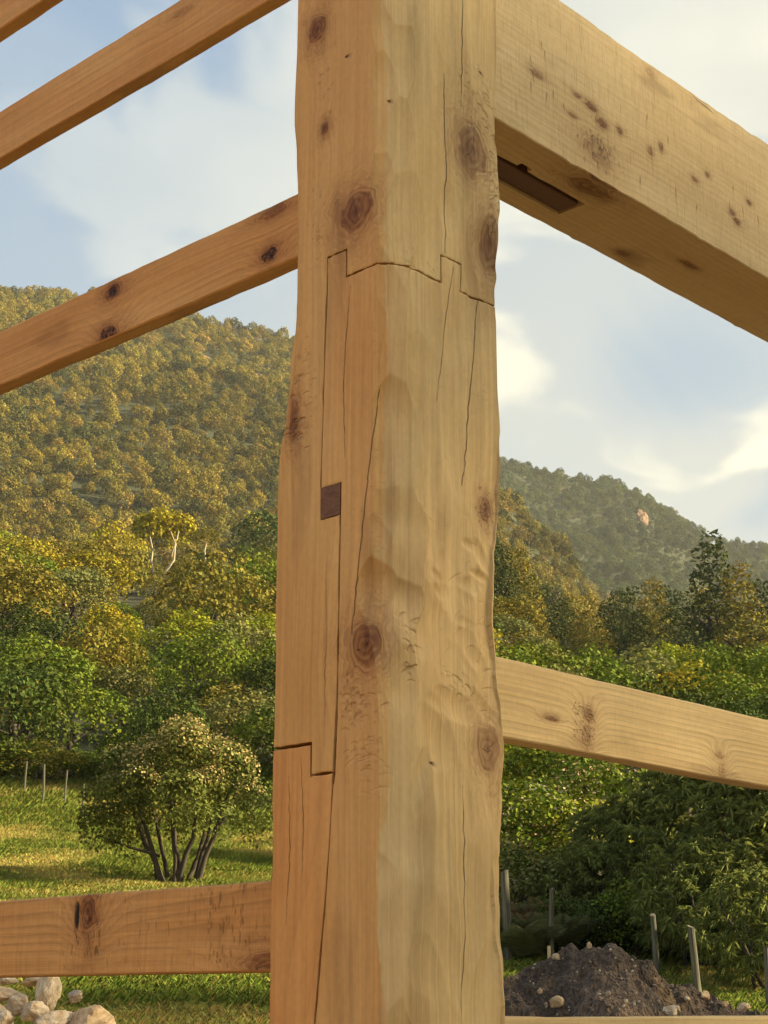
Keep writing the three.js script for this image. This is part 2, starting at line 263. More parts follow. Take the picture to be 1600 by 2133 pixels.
const segOf = (s, h) => { if (s <= 0) { const a = -s; return a > lineC(h) ? 0 : a > lineA(h) ? 1 : a > lineB(h) ? 2 : a > 0.110 ? 3 : 4; } return s < 0.135 ? 5 : s < 0.189 ? 6 : 7; };

// hewing strokes: shallow dished cuts, crisp where they meet
const scoops = [];
{
  const r = RNG(51);
  for (let i = 0; i < 90; i++) { const h = 1.45 + r() * 2.2, low = h < 2.45; scoops.push({ s: 0.03 + r() * 0.26, h, w: 0.018 + r() * 0.04, l: 0.05 + r() * 0.13, d: (low ? 0.0075 : 0.005) * (0.3 + r()), t: (r() - 0.5) * (low ? 1.1 : 0.35) }); }
  for (let i = 0; i < 26; i++) scoops.push({ s: 0.12 + r() * 0.14, h: 2.12 + r() * 0.3, w: 0.012 + r() * 0.025, l: 0.025 + r() * 0.05, d: 0.004 + r() * 0.005, t: 0.8 + r() * 0.7 });
  for (let i = 0; i < 50; i++) scoops.push({ s: -(0.02 + r() * 0.24), h: 1.45 + r() * 2.2, w: 0.022 + r() * 0.045, l: 0.12 + r() * 0.3, d: 0.0016 * (0.4 + r()), t: (r() - 0.5) * 0.16 });
}
const strokes = [];                                     // deeper cuts along the arris
{ const r = RNG(93); for (let h = 1.5; h < 3.75; h += 0.035 + r() * 0.045) strokes.push({ h: h + (r() - 0.5) * 0.05, len: 0.04 + r() * 0.08, phi: (0.28 + r() * 0.54) * Math.PI / 2, d: 0.001 + r() * (h > 2.1 && h < 2.75 ? 0.022 : 0.018), skew: (r() - 0.5) * 0.3 }); }
function postPoint(b, a, seg, h, out) {
  // b, a: nominal place on the skin; cut by the chamfers towards the core of the post
  const cx = 0.14, ca = 0.14; let dx = cx - b, da = ca - a; const dl = Math.hypot(dx, da); dx /= dl; da /= dl;
  let push = 0;
  const cut = (nb, na, c) => { const v = nb * b + na * a - c, k = nb * dx + na * da; if (v < 0 && k > 0.05) push = Math.max(push, -v / k); };
  if (seg >= 3 && seg <= 6) {
    const a1 = chL(h) + 0.0025 * n2(h * 21, 3), b1 = chR(h) + 0.005 * n2(h * 17, 8), ia = 1 / Math.max(a1, 0.003), ib = 1 / Math.max(b1, 0.003), q = Math.hypot(ia, ib);
    cut(ib / q, ia / q, 1 / q);
    const c45 = Math.min(1 / q, 0.036);
    for (const s of strokes) { const u = (h - s.h) / s.len; if (u > -2.2 && u < 2.2) { const p = s.phi + s.skew * u; cut(Math.cos(p), Math.sin(p), c45 * 0.97 + s.d - (u > 0 ? u * u * 0.014 : u * u * 0.0030) - Math.max(0, a - 0.026) * 0.2 - Math.max(0, b - 0.08) * 0.10); } }
  }
  if (seg === 7 || seg === 8) { const w = waneR(h) + 0.004 * n2(h * 13, 5) + 0.003 * n2(h * 41, 2), e = wR(h); const wb = Math.max(w, 0.004), wa = wb * 0.55 + 0.002, n = Math.hypot(1 / wb, 1 / wa); cut(-1 / wb / n, 1 / wa / n, (-e / wb + 1) / n); }
  if (seg === 0 || seg === 9) { const e = wL(h), w = 0.006 + 0.003 * n2(h * 9, 4), v = 0.012; const n = Math.hypot(1 / v, 1 / w); cut(1 / v / n, -1 / w / n, (-e / w + 1) / n); }
  b += dx * push; a += da * push;
  let d = 0;
  if (push === 0 && seg <= 7) {
    const s = seg <= 4 ? -a : b;
    for (const k of scoops) { if ((k.s < 0) !== (s < 0)) continue; const x = s - k.s, y = h - k.h; if (Math.abs(y) > k.l * 2 || Math.abs(x) > k.w * 3) continue; const c = Math.cos(k.t), q = Math.sin(k.t), u = (x * c + y * q) / k.w, v = (-x * q + y * c) / k.l; const e = k.d * (1 - u * u - v * v); if (e > d) d = e; }
    d += 0.0022 * n2(s * 14 + 3, h * 3.1) + 0.0009 * n2(s * 60, h * 9);
    // fine grooves of the torn patches
    if (seg <= 4) b += d; else a += d;
  }
  out[0] = b; out[1] = h; out[2] = -a;
}

const postWood = new Wood(1024, 2048, 0.64, 2.2, -0.31, 1.5);
{
  const knots = [[-0.192, 3.432, 0.021, 0.024, 0.95], [-0.168, 3.212, 0.009, 0.012, 1], [-0.087, 3.012, 0.034, 0.036, 0.92], [-0.057, 2.221, 0.031, 0.034, 0.95], [0.226, 3.195, 0.036, 0.045, 0.8], [0.275, 3.02, 0.028, 0.05, 0.8], [0.247, 2.492, 0.014, 0.020, 0.9], [0.238, 2.07, 0.026, 0.036, 0.72], [-0.236, 2.655, 0.012, 0.035, 0.8]];
  const P = {
    U: { seed: 3, freq: 34, wave: 3.2, bulge: 3.2, ring: 0.06, mottle: 1.25, fib: 0.05, a: SRGB(222, 193, 137), b: SRGB(207, 171, 113) },
    B: { seed: 23, freq: 28, wave: 3.4, bulge: 3.0, ring: 0.055, mottle: 1.3, fib: 0.05, a: SRGB(221, 191, 136), b: SRGB(206, 168, 111) },
    A: { seed: 43, freq: 30, wave: 2.8, bulge: 2.5, ring: 0.065, mottle: 1.2, fib: 0.05, a: SRGB(219, 178, 120), b: SRGB(205, 156, 98) },
  };
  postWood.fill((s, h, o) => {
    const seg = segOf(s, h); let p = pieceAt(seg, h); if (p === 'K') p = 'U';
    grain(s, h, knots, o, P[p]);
    // warm light on the left face painted into its colour, ragged along the chamfer
    const hb = chL(h) * 0.9 + 0.004 * n2(h * 34, 6) + 0.003 * n2(h * 90, 2), bounceTint = sst(0.004, -0.004, s + hb) * (0.75 + 0.25 * n2(s * 11, h * 2.2 + 4));
    o[1] *= 1 - 0.09 * bounceTint; o[2] *= 1 - 0.21 * bounceTint;
    // grey-brown weather stain in streaks
    const st = sst(0.28, 0.62, fbm(s * 14 + 6, h * 2.4 + 3, 4) + 0.12); o[0] *= 1 - 0.10 * st; o[1] *= 1 - 0.115 * st; o[2] *= 1 - 0.12 * st;
  });
  const r = RNG(17), W = postWood;
  const patch = (s0, s1, h0, h1, n, w, t, depth, turn, dark) => { for (let i = 0; i < n; i++) { const q = Math.pow(r(), 0.62) * 0.62, an = r() * 6.283, s = lerp(s0, s1, 0.5 + Math.cos(an) * q), h = lerp(h0, h1, 0.5 + Math.sin(an) * q), k = 0.35 + r() * r() * 1.5; W.dent(s, h, w * k, t * (0.45 + r() * 0.7), depth * 0.8 * (0.2 + r()) * Math.min(1, k), turn + (r() - 0.5) * 0.9, dark * 0.42 * r()); } };
  patch(-0.255, -0.19, 2.60, 2.79, 85, 0.0085, 0.0038, 0.0026, 0.1, 0.22);
  patch(-0.262, -0.215, 2.60, 2.67, 45, 0.008, 0.004, 0.003, 0.2, 0.5);
  patch(-0.20, -0.155, 3.20, 3.34, 26, 0.005, 0.003, 0.0022, 0.5, 0.3);
  patch(-0.205, -0.17, 2.93, 3.12, 46, 0.005, 0.0028, 0.0018, 0.5, 0.3);
  patch(-0.12, -0.055, 3.05, 3.09, 12, 0.008, 0.0025, 0.0016, 0.4, 0.25);
  patch(0.195, 0.285, 3.24, 3.37, 95, 0.008, 0.0035, 0.0026, -0.5, 0.42);
  patch(0.262, 0.302, 3.06, 3.25, 80, 0.008, 0.0035, 0.0026, 0.8, 0.38);
  patch(0.20, 0.28, 3.15, 3.25, 26, 0.008, 0.003, 0.002, -0.4, 0.3);
  patch(-0.105, -0.02, 2.02, 2.17, 60, 0.010, 0.0035, 0.0026, 0.05, 0.26);
  patch(-0.115, -0.06, 2.10, 2.17, 45, 0.007, 0.0045, 0.003, 0.2, 0.4);
  patch(-0.09, -0.015, 1.96, 2.06, 40, 0.016, 0.0028, 0.0014, -0.06, 0.10);
  patch(-0.105, -0.03, 2.27, 2.50, 150, 0.0055, 0.0026, 0.0009, 0.05, 0.07);
  patch(-0.045, -0.02, 2.35, 2.75, 110, 0.006, 0.0022, 0.0009, 0.1, 0.07);
  patch(0.22, 0.27, 2.46, 2.53, 44, 0.006, 0.003, 0.002, 0.5, 0.42);
  patch(0.02, 0.065, 2.17, 2.27, 30, 0.012, 0.004, 0.004, 0.0, 0.35);
  patch(0.13, 0.2, 2.15, 2.19, 22, 0.011, 0.004, 0.003, -0.4, 0.25);
  patch(0.14, 0.25, 2.12, 2.36, 46, 0.015, 0.003, 0.0022, 0.6, 0.08);
  patch(0.03, 0.11, 2.90, 2.93, 26, 0.0035, 0.004, 0.0016, 0.6, 0.3);
  patch(0.2, 0.3, 2.62, 2.9, 60, 0.006, 0.0025, 0.0009, 0.2, 0.08);
  patch(0.05, 0.25, 2.4, 2.88, 60, 0.010, 0.0025, 0.0008, 0.15, 0.06);
  for (const [s, h] of [[-0.115, 3.34], [-0.004, 3.215], [0.252, 3.37], [0.098, 2.03]]) W.dent(s, h, 0.004, 0.006, 0.004, 1.4, 0.65);
  W.crack([[0.205, 3.7], [0.199, 3.45], [0.196, 3.27]], 0.0011, 0.0035); W.crack([[0.148, 3.32], [0.149, 3.15], [0.145, 2.95]], 0.0013, 0.004);
  W.crack([[0.166, 2.93], [0.15, 2.84], [0.118, 2.66]], 0.0011, 0.0035); W.crack([[0.236, 2.89], [0.218, 2.76], [0.196, 2.6], [0.182, 2.52]], 0.0013, 0.004);
  W.crack([[0.172, 2.0], [0.178, 1.84], [0.160, 1.6]], 0.0011, 0.003); W.crack([[-0.1, 2.87], [-0.112, 2.7], [-0.108, 2.55]], 0.0009, 0.0025, 0.35);
  W.crack([[-0.028, 2.66], [-0.052, 2.5], [-0.075, 2.36], [-0.09, 2.24]], 0.0014, 0.0035); W.crack([[-0.235, 2.02], [-0.23, 1.9], [-0.236, 1.78]], 0.0009, 0.002, 0.3);
  W.crack([[-0.208, 2.05], [-0.199, 1.95], [-0.2, 1.86]], 0.0008, 0.002, 0.3); W.crack([[-0.15, 2.4], [-0.153, 2.2], [-0.152, 2.06]], 0.0007, 0.0015, 0.22);
  for (const x of [0.07, 0.1, 0.125, 0.15]) for (let i = 0; i < 700; i++) { const h = 2.16 - i * 0.0008 + r() * 0.0004, s = x + 0.035 * (2.16 - h) * (x - 0.05) * 8 + 0.001 * n2(h * 20, x * 90); W.stamp(s, h, 0.0009, 0.0006, () => [0.0001, 1.012, 1.012, 1.01]); }
}
const MAT = {};
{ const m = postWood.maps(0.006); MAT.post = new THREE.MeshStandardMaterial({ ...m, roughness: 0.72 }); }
{
  // columns: [seg, from(h), to(h), count]; rows through every joint level
  const zero = () => 0, c = (v) => () => v;
  const segs = [[0, wL, lineC, 40], [1, lineC, lineA, 8], [2, lineA, lineB, 22], [3, lineB, c(0.110), 4], [4, c(0.110), zero, 52], [5, zero, c(0.135), 64], [6, c(0.135), c(0.189), 25], [7, c(0.189), wR, 48], [8, zero, wL, 16], [9, wR, zero, 16]];
  const colsList = []; segs.forEach(([seg, f, t, n]) => { for (let i = 0; i < n; i++) colsList.push({ seg, f, t, u: i / n, u1: (i + 1) / n }); });
  const hs = []; const lv = [0, 1.5, J.lowTongue, J.lowLeft, J.keyLow, J.keyTop, J.top, J.topTongue, 3.72, 4.3];
  for (let k = 1; k < lv.length; k++) { const step = k === 1 ? 0.15 : k === lv.length - 1 ? 0.06 : 0.003, n = Math.max(1, Math.round((lv[k] - lv[k - 1]) / step)); for (let i = 0; i < n; i++) hs.push(lerp(lv[k - 1], lv[k], i / n)); } hs.push(4.3);
  const NC = colsList.length, NR = hs.length;
  const cell = []; for (let j = 0; j < NR - 1; j++) { const row = new Array(NC), hm = (hs[j] + hs[j + 1]) / 2; for (let i = 0; i < NC; i++) row[i] = pieceAt(colsList[i].seg, hm); cell.push(row); }
  const at = (i, j) => (j < 0 || j >= NR - 1 ? null : cell[j][(i + NC) % NC]);
  const gapOf = (h, keyed) => (keyed ? 0.0005 : Math.abs(h - J.lowLeft) < 0.004 ? 0.0038 : h < 2.0 ? lerp(0.0015, 0.0024, clamp((2.0 - h) / 0.4)) : h < 2.46 ? 0.0028 : h > 2.87 ? 0.0019 : 0.0024);
  const tmp = [0, 0, 0];
  function node(i, j, pc, depth) {
    const col = colsList[((i % NC) + NC) % NC], h = hs[j], seg = col.seg;
    const q = [at(i - 1, j - 1), at(i, j - 1), at(i - 1, j), at(i, j)], own = q.map((x) => (x === pc ? 1 : 0));
    const sx = Math.sign(own[1] + own[3] - own[0] - own[2]); let sy = Math.sign(own[2] + own[3] - own[0] - own[1]); if (j === 0 || j === NR - 1) sy = 0;
    const edge = (sx || sy), keyed = edge && (pc === 'K' || (q.includes('K') && own[0] + own[1] + own[2] + own[3] < 4)), g = edge ? gapOf(h, keyed) * (keyed ? 1 : 0.85 + 0.55 * n2(h * 38 + (sx ? 3 : 9), i * 0.35)) : 0;
    const full = own[0] + own[1] + own[2] + own[3] === 4, gx = full ? 0 : sx * g, gy = full || j === 0 || j === NR - 1 ? 0 : sy * g;
    const h2 = h + gy; let v = lerp(col.f(h), col.t(h), col.u) , b, a;
    if (seg <= 4) { a = v - gx; b = 0; } else if (seg <= 7) { b = v + gx; a = 0; } else if (seg === 8) { b = wR(h); a = v; } else { a = wL(h); b = v; }
    if (seg === 0 && col.u === 0) { b = 0; }
    postPoint(b, a, seg, h2, tmp);
    if (pc === 'K') tmp[0] -= 0.0012;
    else if (edge && !full && seg <= 7) { const k = 0.0009 + 0.0008 * Math.max(0, n2(h * 70, i * 0.6)); if (seg <= 4) tmp[0] += k; else tmp[2] -= k; }
    const s = seg <= 4 ? -a : seg <= 7 ? b : seg === 8 ? 0.29 + a : 0.58 + (0.29 - b);
    const uv = [(s + 0.31) / 0.64, (h2 - 1.5) / 2.2];
    if (depth) { let dx = 0.14 - tmp[0], dz = -0.14 - tmp[2]; if (seg <= 4) { dx = 1; dz = 0; } else if (seg <= 7) { dx = 0; dz = -1; } const l = Math.hypot(dx, dz); tmp[0] += dx / l * depth; tmp[2] += dz / l * depth; }
    return [tmp[0], tmp[1], tmp[2], uv[0], uv[1]];
  }
  function piece(pcs, mat, name, parent, deep = 0.045) {
    const pos = [], uv = [], idx = [];
    for (const pc of pcs) {
      const ids = new Map(); const vert = (i, j) => { const k = j * NC + ((i + NC) % NC); if (!ids.has(k)) { const n = node(i, j, pc, 0); ids.set(k, pos.length / 3); pos.push(n[0], n[1], n[2]); uv.push(n[3], n[4]); } return ids.get(k); };
      const wall = (i0, j0, i1, j1) => { const b = pos.length / 3; for (const [i, j, d] of [[i0, j0, 0], [i1, j1, 0], [i1, j1, deep], [i0, j0, deep]]) { const n = node(i, j, pc, d); pos.push(n[0], n[1], n[2]); uv.push(n[3] + d, n[4]); } idx.push(b, b + 1, b + 2, b, b + 2, b + 3); };
      for (let j = 0; j < NR - 1; j++) for (let i = 0; i < NC; i++) if (cell[j][i] === pc) {
        const a = vert(i, j), b = vert(i + 1, j), d = vert(i, j + 1), e = vert(i + 1, j + 1); idx.push(a, b, e, a, e, d);
        if (at(i - 1, j) !== pc) wall(i, j + 1, i, j); if (at(i + 1, j) !== pc) wall(i + 1, j, i + 1, j + 1);
        if (j > 0 && at(i, j - 1) !== pc) wall(i, j, i + 1, j); if (j < NR - 2 && at(i, j + 1) !== pc) wall(i + 1, j + 1, i, j + 1);
      }
    }
    return mesh(name, geoFrom(pos, idx, { uv }), mat, parent);
  }
  const post = tag(group('timber_post', A.x, 0, A.z, TH), 'hewn squared timber corner post spliced with an interlocking scarf joint', 'post');
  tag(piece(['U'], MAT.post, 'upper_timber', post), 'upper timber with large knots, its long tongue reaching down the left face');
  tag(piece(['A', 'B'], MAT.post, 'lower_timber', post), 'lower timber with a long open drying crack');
  const kw = new Wood(128, 128, 0.12, 0.12, 0, 0); kw.fill((x, y, o) => { const w = n2(x * 60 + y * 25, y * 160 - x * 60) * 0.5 + n2(x * 200, y * 700 - x * 200) * 0.5; const v = 1 + w * 0.22; o[0] = 0.42 * v; o[1] = 0.285 * v; o[2] = 0.20 * v; o[3] = w * 0.0003; });
  MAT.walnut = new THREE.MeshStandardMaterial({ ...kw.maps(0.003), roughness: 0.6 }); for (const t of [MAT.walnut.map, MAT.walnut.bumpMap]) t.repeat.set(5.3, 18);
  tag(piece(['K'], MAT.walnut, 'locking_key', post), 'square dark brown hardwood key locking the joint');
}

// ------------------------------------------------------------------ beams and rails
function timberGeo(len, H, W, { step = 0.02, bevel = 0.004, wob = 0.002, seed = 1, nick = 0, uLen = 2.25, per = 0 } = {}) {
  const P = []; const put = (y, z) => P.push([y, z]);
  const run = (y0, z0, y1, z1, n) => { for (let i = 0; i < n; i++) put(lerp(y0, y1, i / n), lerp(z0, z1, i / n)); };
  const nf = Math.max(3, Math.round(H / 0.02)), nt = Math.max(2, Math.round(W / 0.02)), b = bevel;
  run(b, 0, H - b, 0, nf); run(H - b, 0, H, -b, 2); run(H, -b, H, -W + b, nt); run(H, -W + b, H - b, -W, 2); run(H - b, -W, b, -W, nf); run(b, -W, 0, -W + b, 2); run(0, -W + b, 0, -b, nt); run(0, -b, b, 0, 2);
  const n = P.length, nx = Math.round(len / step), pos = [], uv = [], idx = [], v = [0]; for (let i = 1; i <= n; i++) v.push(v[i - 1] + Math.hypot(P[i % n][0] - P[i - 1][0], P[i % n][1] - P[i - 1][1]));
  const total = per || v[n];
  for (let k = 0; k <= nx; k++) { const x = len * k / nx; for (let i = 0; i <= n; i++) { let [y, z] = P[i % n]; const cy = y > H / 2 ? 1 : 0, cz = z > -W / 2 ? 1 : 0; const edge = Math.exp(-Math.min(Math.abs(y), Math.abs(H - y)) * 90);
    y += wob * (n2(x * 2.1 + seed * 9, cy * 7 + seed) + 0.35 * n2(x * 23 + seed, cy * 5 + cz * 3)) ; z += wob * (n2(x * 1.7 + seed * 5, cz * 9 + 30) + 0.3 * n2(x * 19, cz * 4 + cy * 6 + seed)) - edge * nick * Math.max(0, n2(x * 31 + seed, cy * 3 + cz)) ; pos.push(x, y, z); uv.push(x / uLen, v[i] / total); } }
  for (let k = 0; k < nx; k++) for (let i = 0; i < n; i++) { const a = k * (n + 1) + i, c = a + n + 1; idx.push(a, c, a + 1, c, c + 1, a + 1); }
  for (const [k, s] of [[0, 1], [nx, -1]]) { const c = pos.length / 3; pos.push(len * k / nx, H / 2, -W / 2); uv.push(k ? 1 : 0, 0.5); const b0 = pos.length / 3; for (let i = 0; i <= n; i++) { const a = (k * (n + 1) + i) * 3; pos.push(pos[a], pos[a + 1], pos[a + 2]); uv.push(P[i % n][1] * 3, P[i % n][0] * 3); } for (let i = 0; i < n; i++) s > 0 ? idx.push(c, b0 + i, b0 + i + 1) : idx.push(c, b0 + i + 1, b0 + i); }
  return geoFrom(pos, idx, { uv });
}
// board skin: x along the board from its post end, y round its perimeter; knots [along, round, rAlong, rRound, dark]
function boardWood(len, per, P, knots, marks, W = 2048, H = 512) {
  const w = new Wood(W, H, len, per); const kn = knots.map((k) => [k[1], k[0], k[3], k[2], k[4]]);
  w.fill((x, y, o) => { grain(y, x, kn, o, P); const saw = n2(x * 420 + n2(y * 30, x * 3) * 1.5, y * 6) * P.saw; o[3] += saw * 0.00035; const k = 1 + saw * 0.035; o[0] *= k; o[1] *= k; o[2] *= k; const st = sst(0.22, 0.6, fbm(x * 4 + P.seed, y * 16, 4)); o[0] *= 1 - 0.11 * st; o[1] *= 1 - 0.13 * st; o[2] *= 1 - 0.14 * st; });
  if (marks) marks(w); return w;
}
const LONG = 4.5;
{ // the heavy beam on the right wall
  const H = 0.378, W = 0.214, per = 2 * (H + W) - 0.02, r = RNG(5), h0 = 3.311;
  const K = [[0.634, 0.137, 0.016, 0.010, 1], [0.597, 0.161, 0.018, 0.008, 1], [0.548, 0.167, 0.012, 0.005, 0.8], [0.529, 0.114, 0.014, 0.006, 0.6], [0.698, 0.147, 0.010, 0.008, 0.9], [0.615, 0.06, 0.04, 0.03, 0.42], [0.812, 0.142, 0.01, 0.01, 0.6], [0.855, 0.17, 0.008, 0.01, 0.8], [0.99, 0.142, 0.012, 0.006, 0.8], [1.046, 0.177, 0.008, 0.006, 0.9], [1.147, 0.117, 0.012, 0.008, 0.8], [1.165, 0.1, 0.012, 0.008, 1], [1.226, 0.172, 0.009, 0.006, 0.9], [0.412, 0.157, 0.02, 0.008, 0.7], [0.83, 0.35, 0.016, 0.012, 0.35], [0.94, 1.0, 0.02, 0.008, 0.7], [1.1, 1.08, 0.03, 0.008, 0.8], [0.63, 1.14, 0.055, 0.022, 0.8]];
  const wood = boardWood(2.25, per, { seed: 61, freq: 62, wave: 0.7, bulge: 0.8, ring: 0.085, mottle: 1.1, fib: 0.024, saw: 0.3, a: SRGB(220, 193, 145), b: SRGB(210, 178, 127) }, K, (w) => {
    for (let i = 0; i < 70; i++) { const q = Math.sqrt(-2 * Math.log(r() + 1e-4)), an = r() * 6.28; w.dent(0.615 + Math.cos(an) * q * 0.03, 0.07 + Math.sin(an) * q * 0.017, 0.003 + r() * 0.009, 0.002 + r() * 0.002, 0.0016 * r(), 0.6 + r() * 1.4, 0.32 * r()); }
    for (let i = 0; i < 26; i++) { const x = 0.36 + r() * 1.1, y = 0.05 + r() * 0.2; w.dent(x, y, 0.003, 0.007 + r() * 0.01, 0.001, (r() - 0.5) * 0.5, 0.3); }
    w.crack([[1.021, 0.362], [1.05, 0.36], [1.085, 0.356]], 0.002, 0.003); w.crack([[1.0, 0.365], [1.03, 0.361]], 0.0015, 0.002);
    for (let i = 0; i < 1500; i++) { const x = r() * 2.2, y = r() * H, l = 0.01 + r() * 0.03; w.stamp(x, y, 0.0009, l, (dx, dy) => { const e = 1 - Math.abs(dy) / l; return [-0.00025 * e, 1 - 0.035 * e, 1 - 0.04 * e, 1 - 0.05 * e]; }); }
  }, 2048, 1024);
  const mat = wood.material(0.005, 0.78);
  const geo = timberGeo(LONG, H, W, { seed: 4, bevel: 0.003, wob: 0.003, nick: 0.004, per });
  const beam = group('heavy_beam', ...frame(0.05, 0.02, h0).toArray(), TH);
  tag(beam, 'thick pale timber beam with dark knots running right from the top of the post', 'beam');
  // slot cut in the underside for the drawn wedge
  const S = new Brush(geo), ev = new Evaluator(); S.updateMatrixWorld(); ev.attributes = ['position', 'normal', 'uv']; ev.useGroups = false;
  const box = (w, h, d, x, y, z) => { const b = new Brush(new THREE.BoxGeometry(w, h, d)); b.position.set(x, y, z); b.updateMatrixWorld(); return b; };
  let cut = ev.evaluate(S, box(0.64, 0.12, 0.072, 0.362, 0.03, -0.126), SUBTRACTION);
  cut = ev.evaluate(cut, box(0.035, 0.10, 0.020, 0.465, 0.03, -0.087), SUBTRACTION);
  mesh('beam_body', cut.geometry, mat, beam);
  const wedge = timberGeo(0.615, 0.05, 0.054, { seed: 8, bevel: 0.002, wob: 0.001, uLen: 0.3 });
  const wk = mesh('wedge', wedge, MAT.walnut, beam); wk.position.set(0.062, 0.003, -0.1065); tag(wk, 'dark hardwood wedge let into the underside of the beam');
}
function boardAt(side, off, h0, H, W, mat, label, opt, name = 'wall_rail') {
  const geo = timberGeo(LONG, H, W, opt);
  const m = mesh(name, geo, mat); tag(m, label, 'rail');
  if (side === 'R') { m.position.copy(frame(0.12, off, h0)); m.rotation.y = TH; } else { m.position.copy(frame(off, LONG + 0.12, h0)); m.rotation.y = -(Math.PI / 2 - TH) - (0) ; m.rotation.y = TH - Math.PI / 2; }
  return m;
}
{
  const r = RNG(29);
  // left wall: along = LONG + 0.12 - a
  const al = (a) => LONG + 0.12 - a;
  const mir = (x) => { const p = x % 4.5; return p > 2.25 ? 4.5 - p : p; };                // where the mirrored skin shows a given place
  const orange = (seed, ring, freq, saw, wave = 1.6) => ({ seed, freq, wave, bulge: 4.0, ring, mottle: 1.1, fib: 0.045, saw, a: SRGB(217, 170, 108), b: SRGB(199, 145, 82) });
  const kb = (list) => list.map(([a, y, ra, ry, d]) => [mir(al(a)), y, ra, ry, d]);
  const w1 = boardWood(2.25, 0.34, orange(12, 0.11, 40, 0.4), kb([[0.7, 0.1, 0.03, 0.012, 0.35]]), null);
  const w3 = boardWood(2.25, 0.366, orange(31, 0.16, 52, 0.3, 2.2), kb([[0.898, 0.112, 0.026, 0.016, 1], [0.906, 0.008, 0.028, 0.02, 1], [0.398, 0.03, 0.02, 0.014, 1], [0.39, 0.126, 0.035, 0.012, 0.7]]), (w) => { for (let i = 0; i < 50; i++) { const [a, y] = [[0.905, 0.01], [0.898, 0.112], [0.398, 0.03]][i % 3]; w.dent(mir(al(a)) + (r() - 0.5) * 0.04, y + (r() - 0.5) * 0.025, 0.007, 0.003, 0.0025, r() * 3, 0.5); } });
  const w4 = boardWood(2.25, 0.376, orange(47, 0.17, 30, 1.2, 2.6), kb([[0.875, 0.118, 0.022, 0.036, 0.95], [0.36, 0.006, 0.05, 0.02, 0.8]]), (w) => {
    for (let i = 0; i < 130; i++) { const z = i % 3; const a = z === 0 ? 0.83 + r() * 0.09 : z === 1 ? 0.42 + r() * 0.1 : 0.36 + r() * 0.6; w.dent(mir(al(a)), z === 0 ? 0.03 + r() * 0.09 : r() * 0.15, 0.0045 + r() * 0.008, 0.0018, 0.0022, 1.5 + (r() - 0.5) * 0.4, z < 2 ? 0.24 : 0.12); }
    for (let i = 0; i < 40; i++) w.dent(mir(al(0.905)), 0.09 + r() * 0.04, 0.012, 0.004, 0.003, 1.5, 0.35);
  });
  const mats = [w1, w3, w4].map((w) => w.material(0.005, 0.76));
  boardAt('L', 0.08, 4.02, 0.136, 0.037, mats[0], 'highest wooden rail, only its lower edge showing in the top corner', { seed: 11, uLen: 2.25 });
  boardAt('L', 0.08, 3.639, 0.137, 0.036, mats[0], 'wooden rail across the open sky, second from the top left of the post', { seed: 13, bevel: 0.003 });
  boardAt('L', 0.08, 3.024, 0.140, 0.037, mats[1], 'knotty orange-brown rail crossing in front of the mountain ridge', { seed: 17, nick: 0.002 });
  const rail = boardAt('L', 0.08, 1.709, 0.152, 0.036, mats[2], 'saw-marked orange rail low on the left above the stones', { seed: 19, wob: 0.001 });
  // rough fibres along its top edge
  { const pos = [], idx = []; for (let i = 0; i < 70; i++) { const x = LONG - 0.2 - r() * 1.1, l = 0.003 + r() * r() * 0.009, w = 0.0007, b = pos.length / 3, tx = (r() - 0.5) * 0.006; pos.push(x - w, 0.1505, -0.002, x + w, 0.1505, -0.002, x + tx, 0.152 + l, -0.001 + r() * 0.004, x, 0.1505, -0.004); idx.push(b, b + 1, b + 2, b + 1, b + 3, b + 2, b + 3, b, b + 2); } const f = mesh('splinters', geoFrom(pos, idx), new THREE.MeshStandardMaterial({ color: lin(0.62, 0.42, 0.2), roughness: 0.9 }), rail); f.userData.kind = 'stuff'; }
  // right wall: along = r - 0.12
  const w2 = boardWood(2.25, 0.37, { seed: 77, freq: 92, wave: 1.1, bulge: 2.6, ring: 0.17, mottle: 0.7, fib: 0.05, saw: 0.3, a: SRGB(221, 191, 137), b: SRGB(209, 173, 117) }, [[0.491, 0.072, 0.014, 0.014, 0.75], [0.481, 0.03, 0.014, 0.022, 0.55], [0.375, 0.048, 0.016, 0.005, 0.9], [0.942, 0.046, 0.012, 0.008, 0.5], [0.95, 0.015, 0.012, 0.018, 0.35]], (w) => { for (let i = 0; i < 70; i++) w.dent(0.44 + r() * 0.07, 0.02 + r() * 0.07, 0.004, 0.0022, 0.0014, r() * 0.6, 0.14); });
  const m2 = w2.material(0.005, 0.76);
  boardAt('R', 0.06, 2.105, 0.147, 0.041, m2, 'pale straight-grained rail right of the post at mid height', { seed: 23 });
  boardAt('R', 0.06, 1.488, 0.149, 0.041, m2, 'lowest pale rail at the bottom right below the soil mound', { seed: 27 });
}

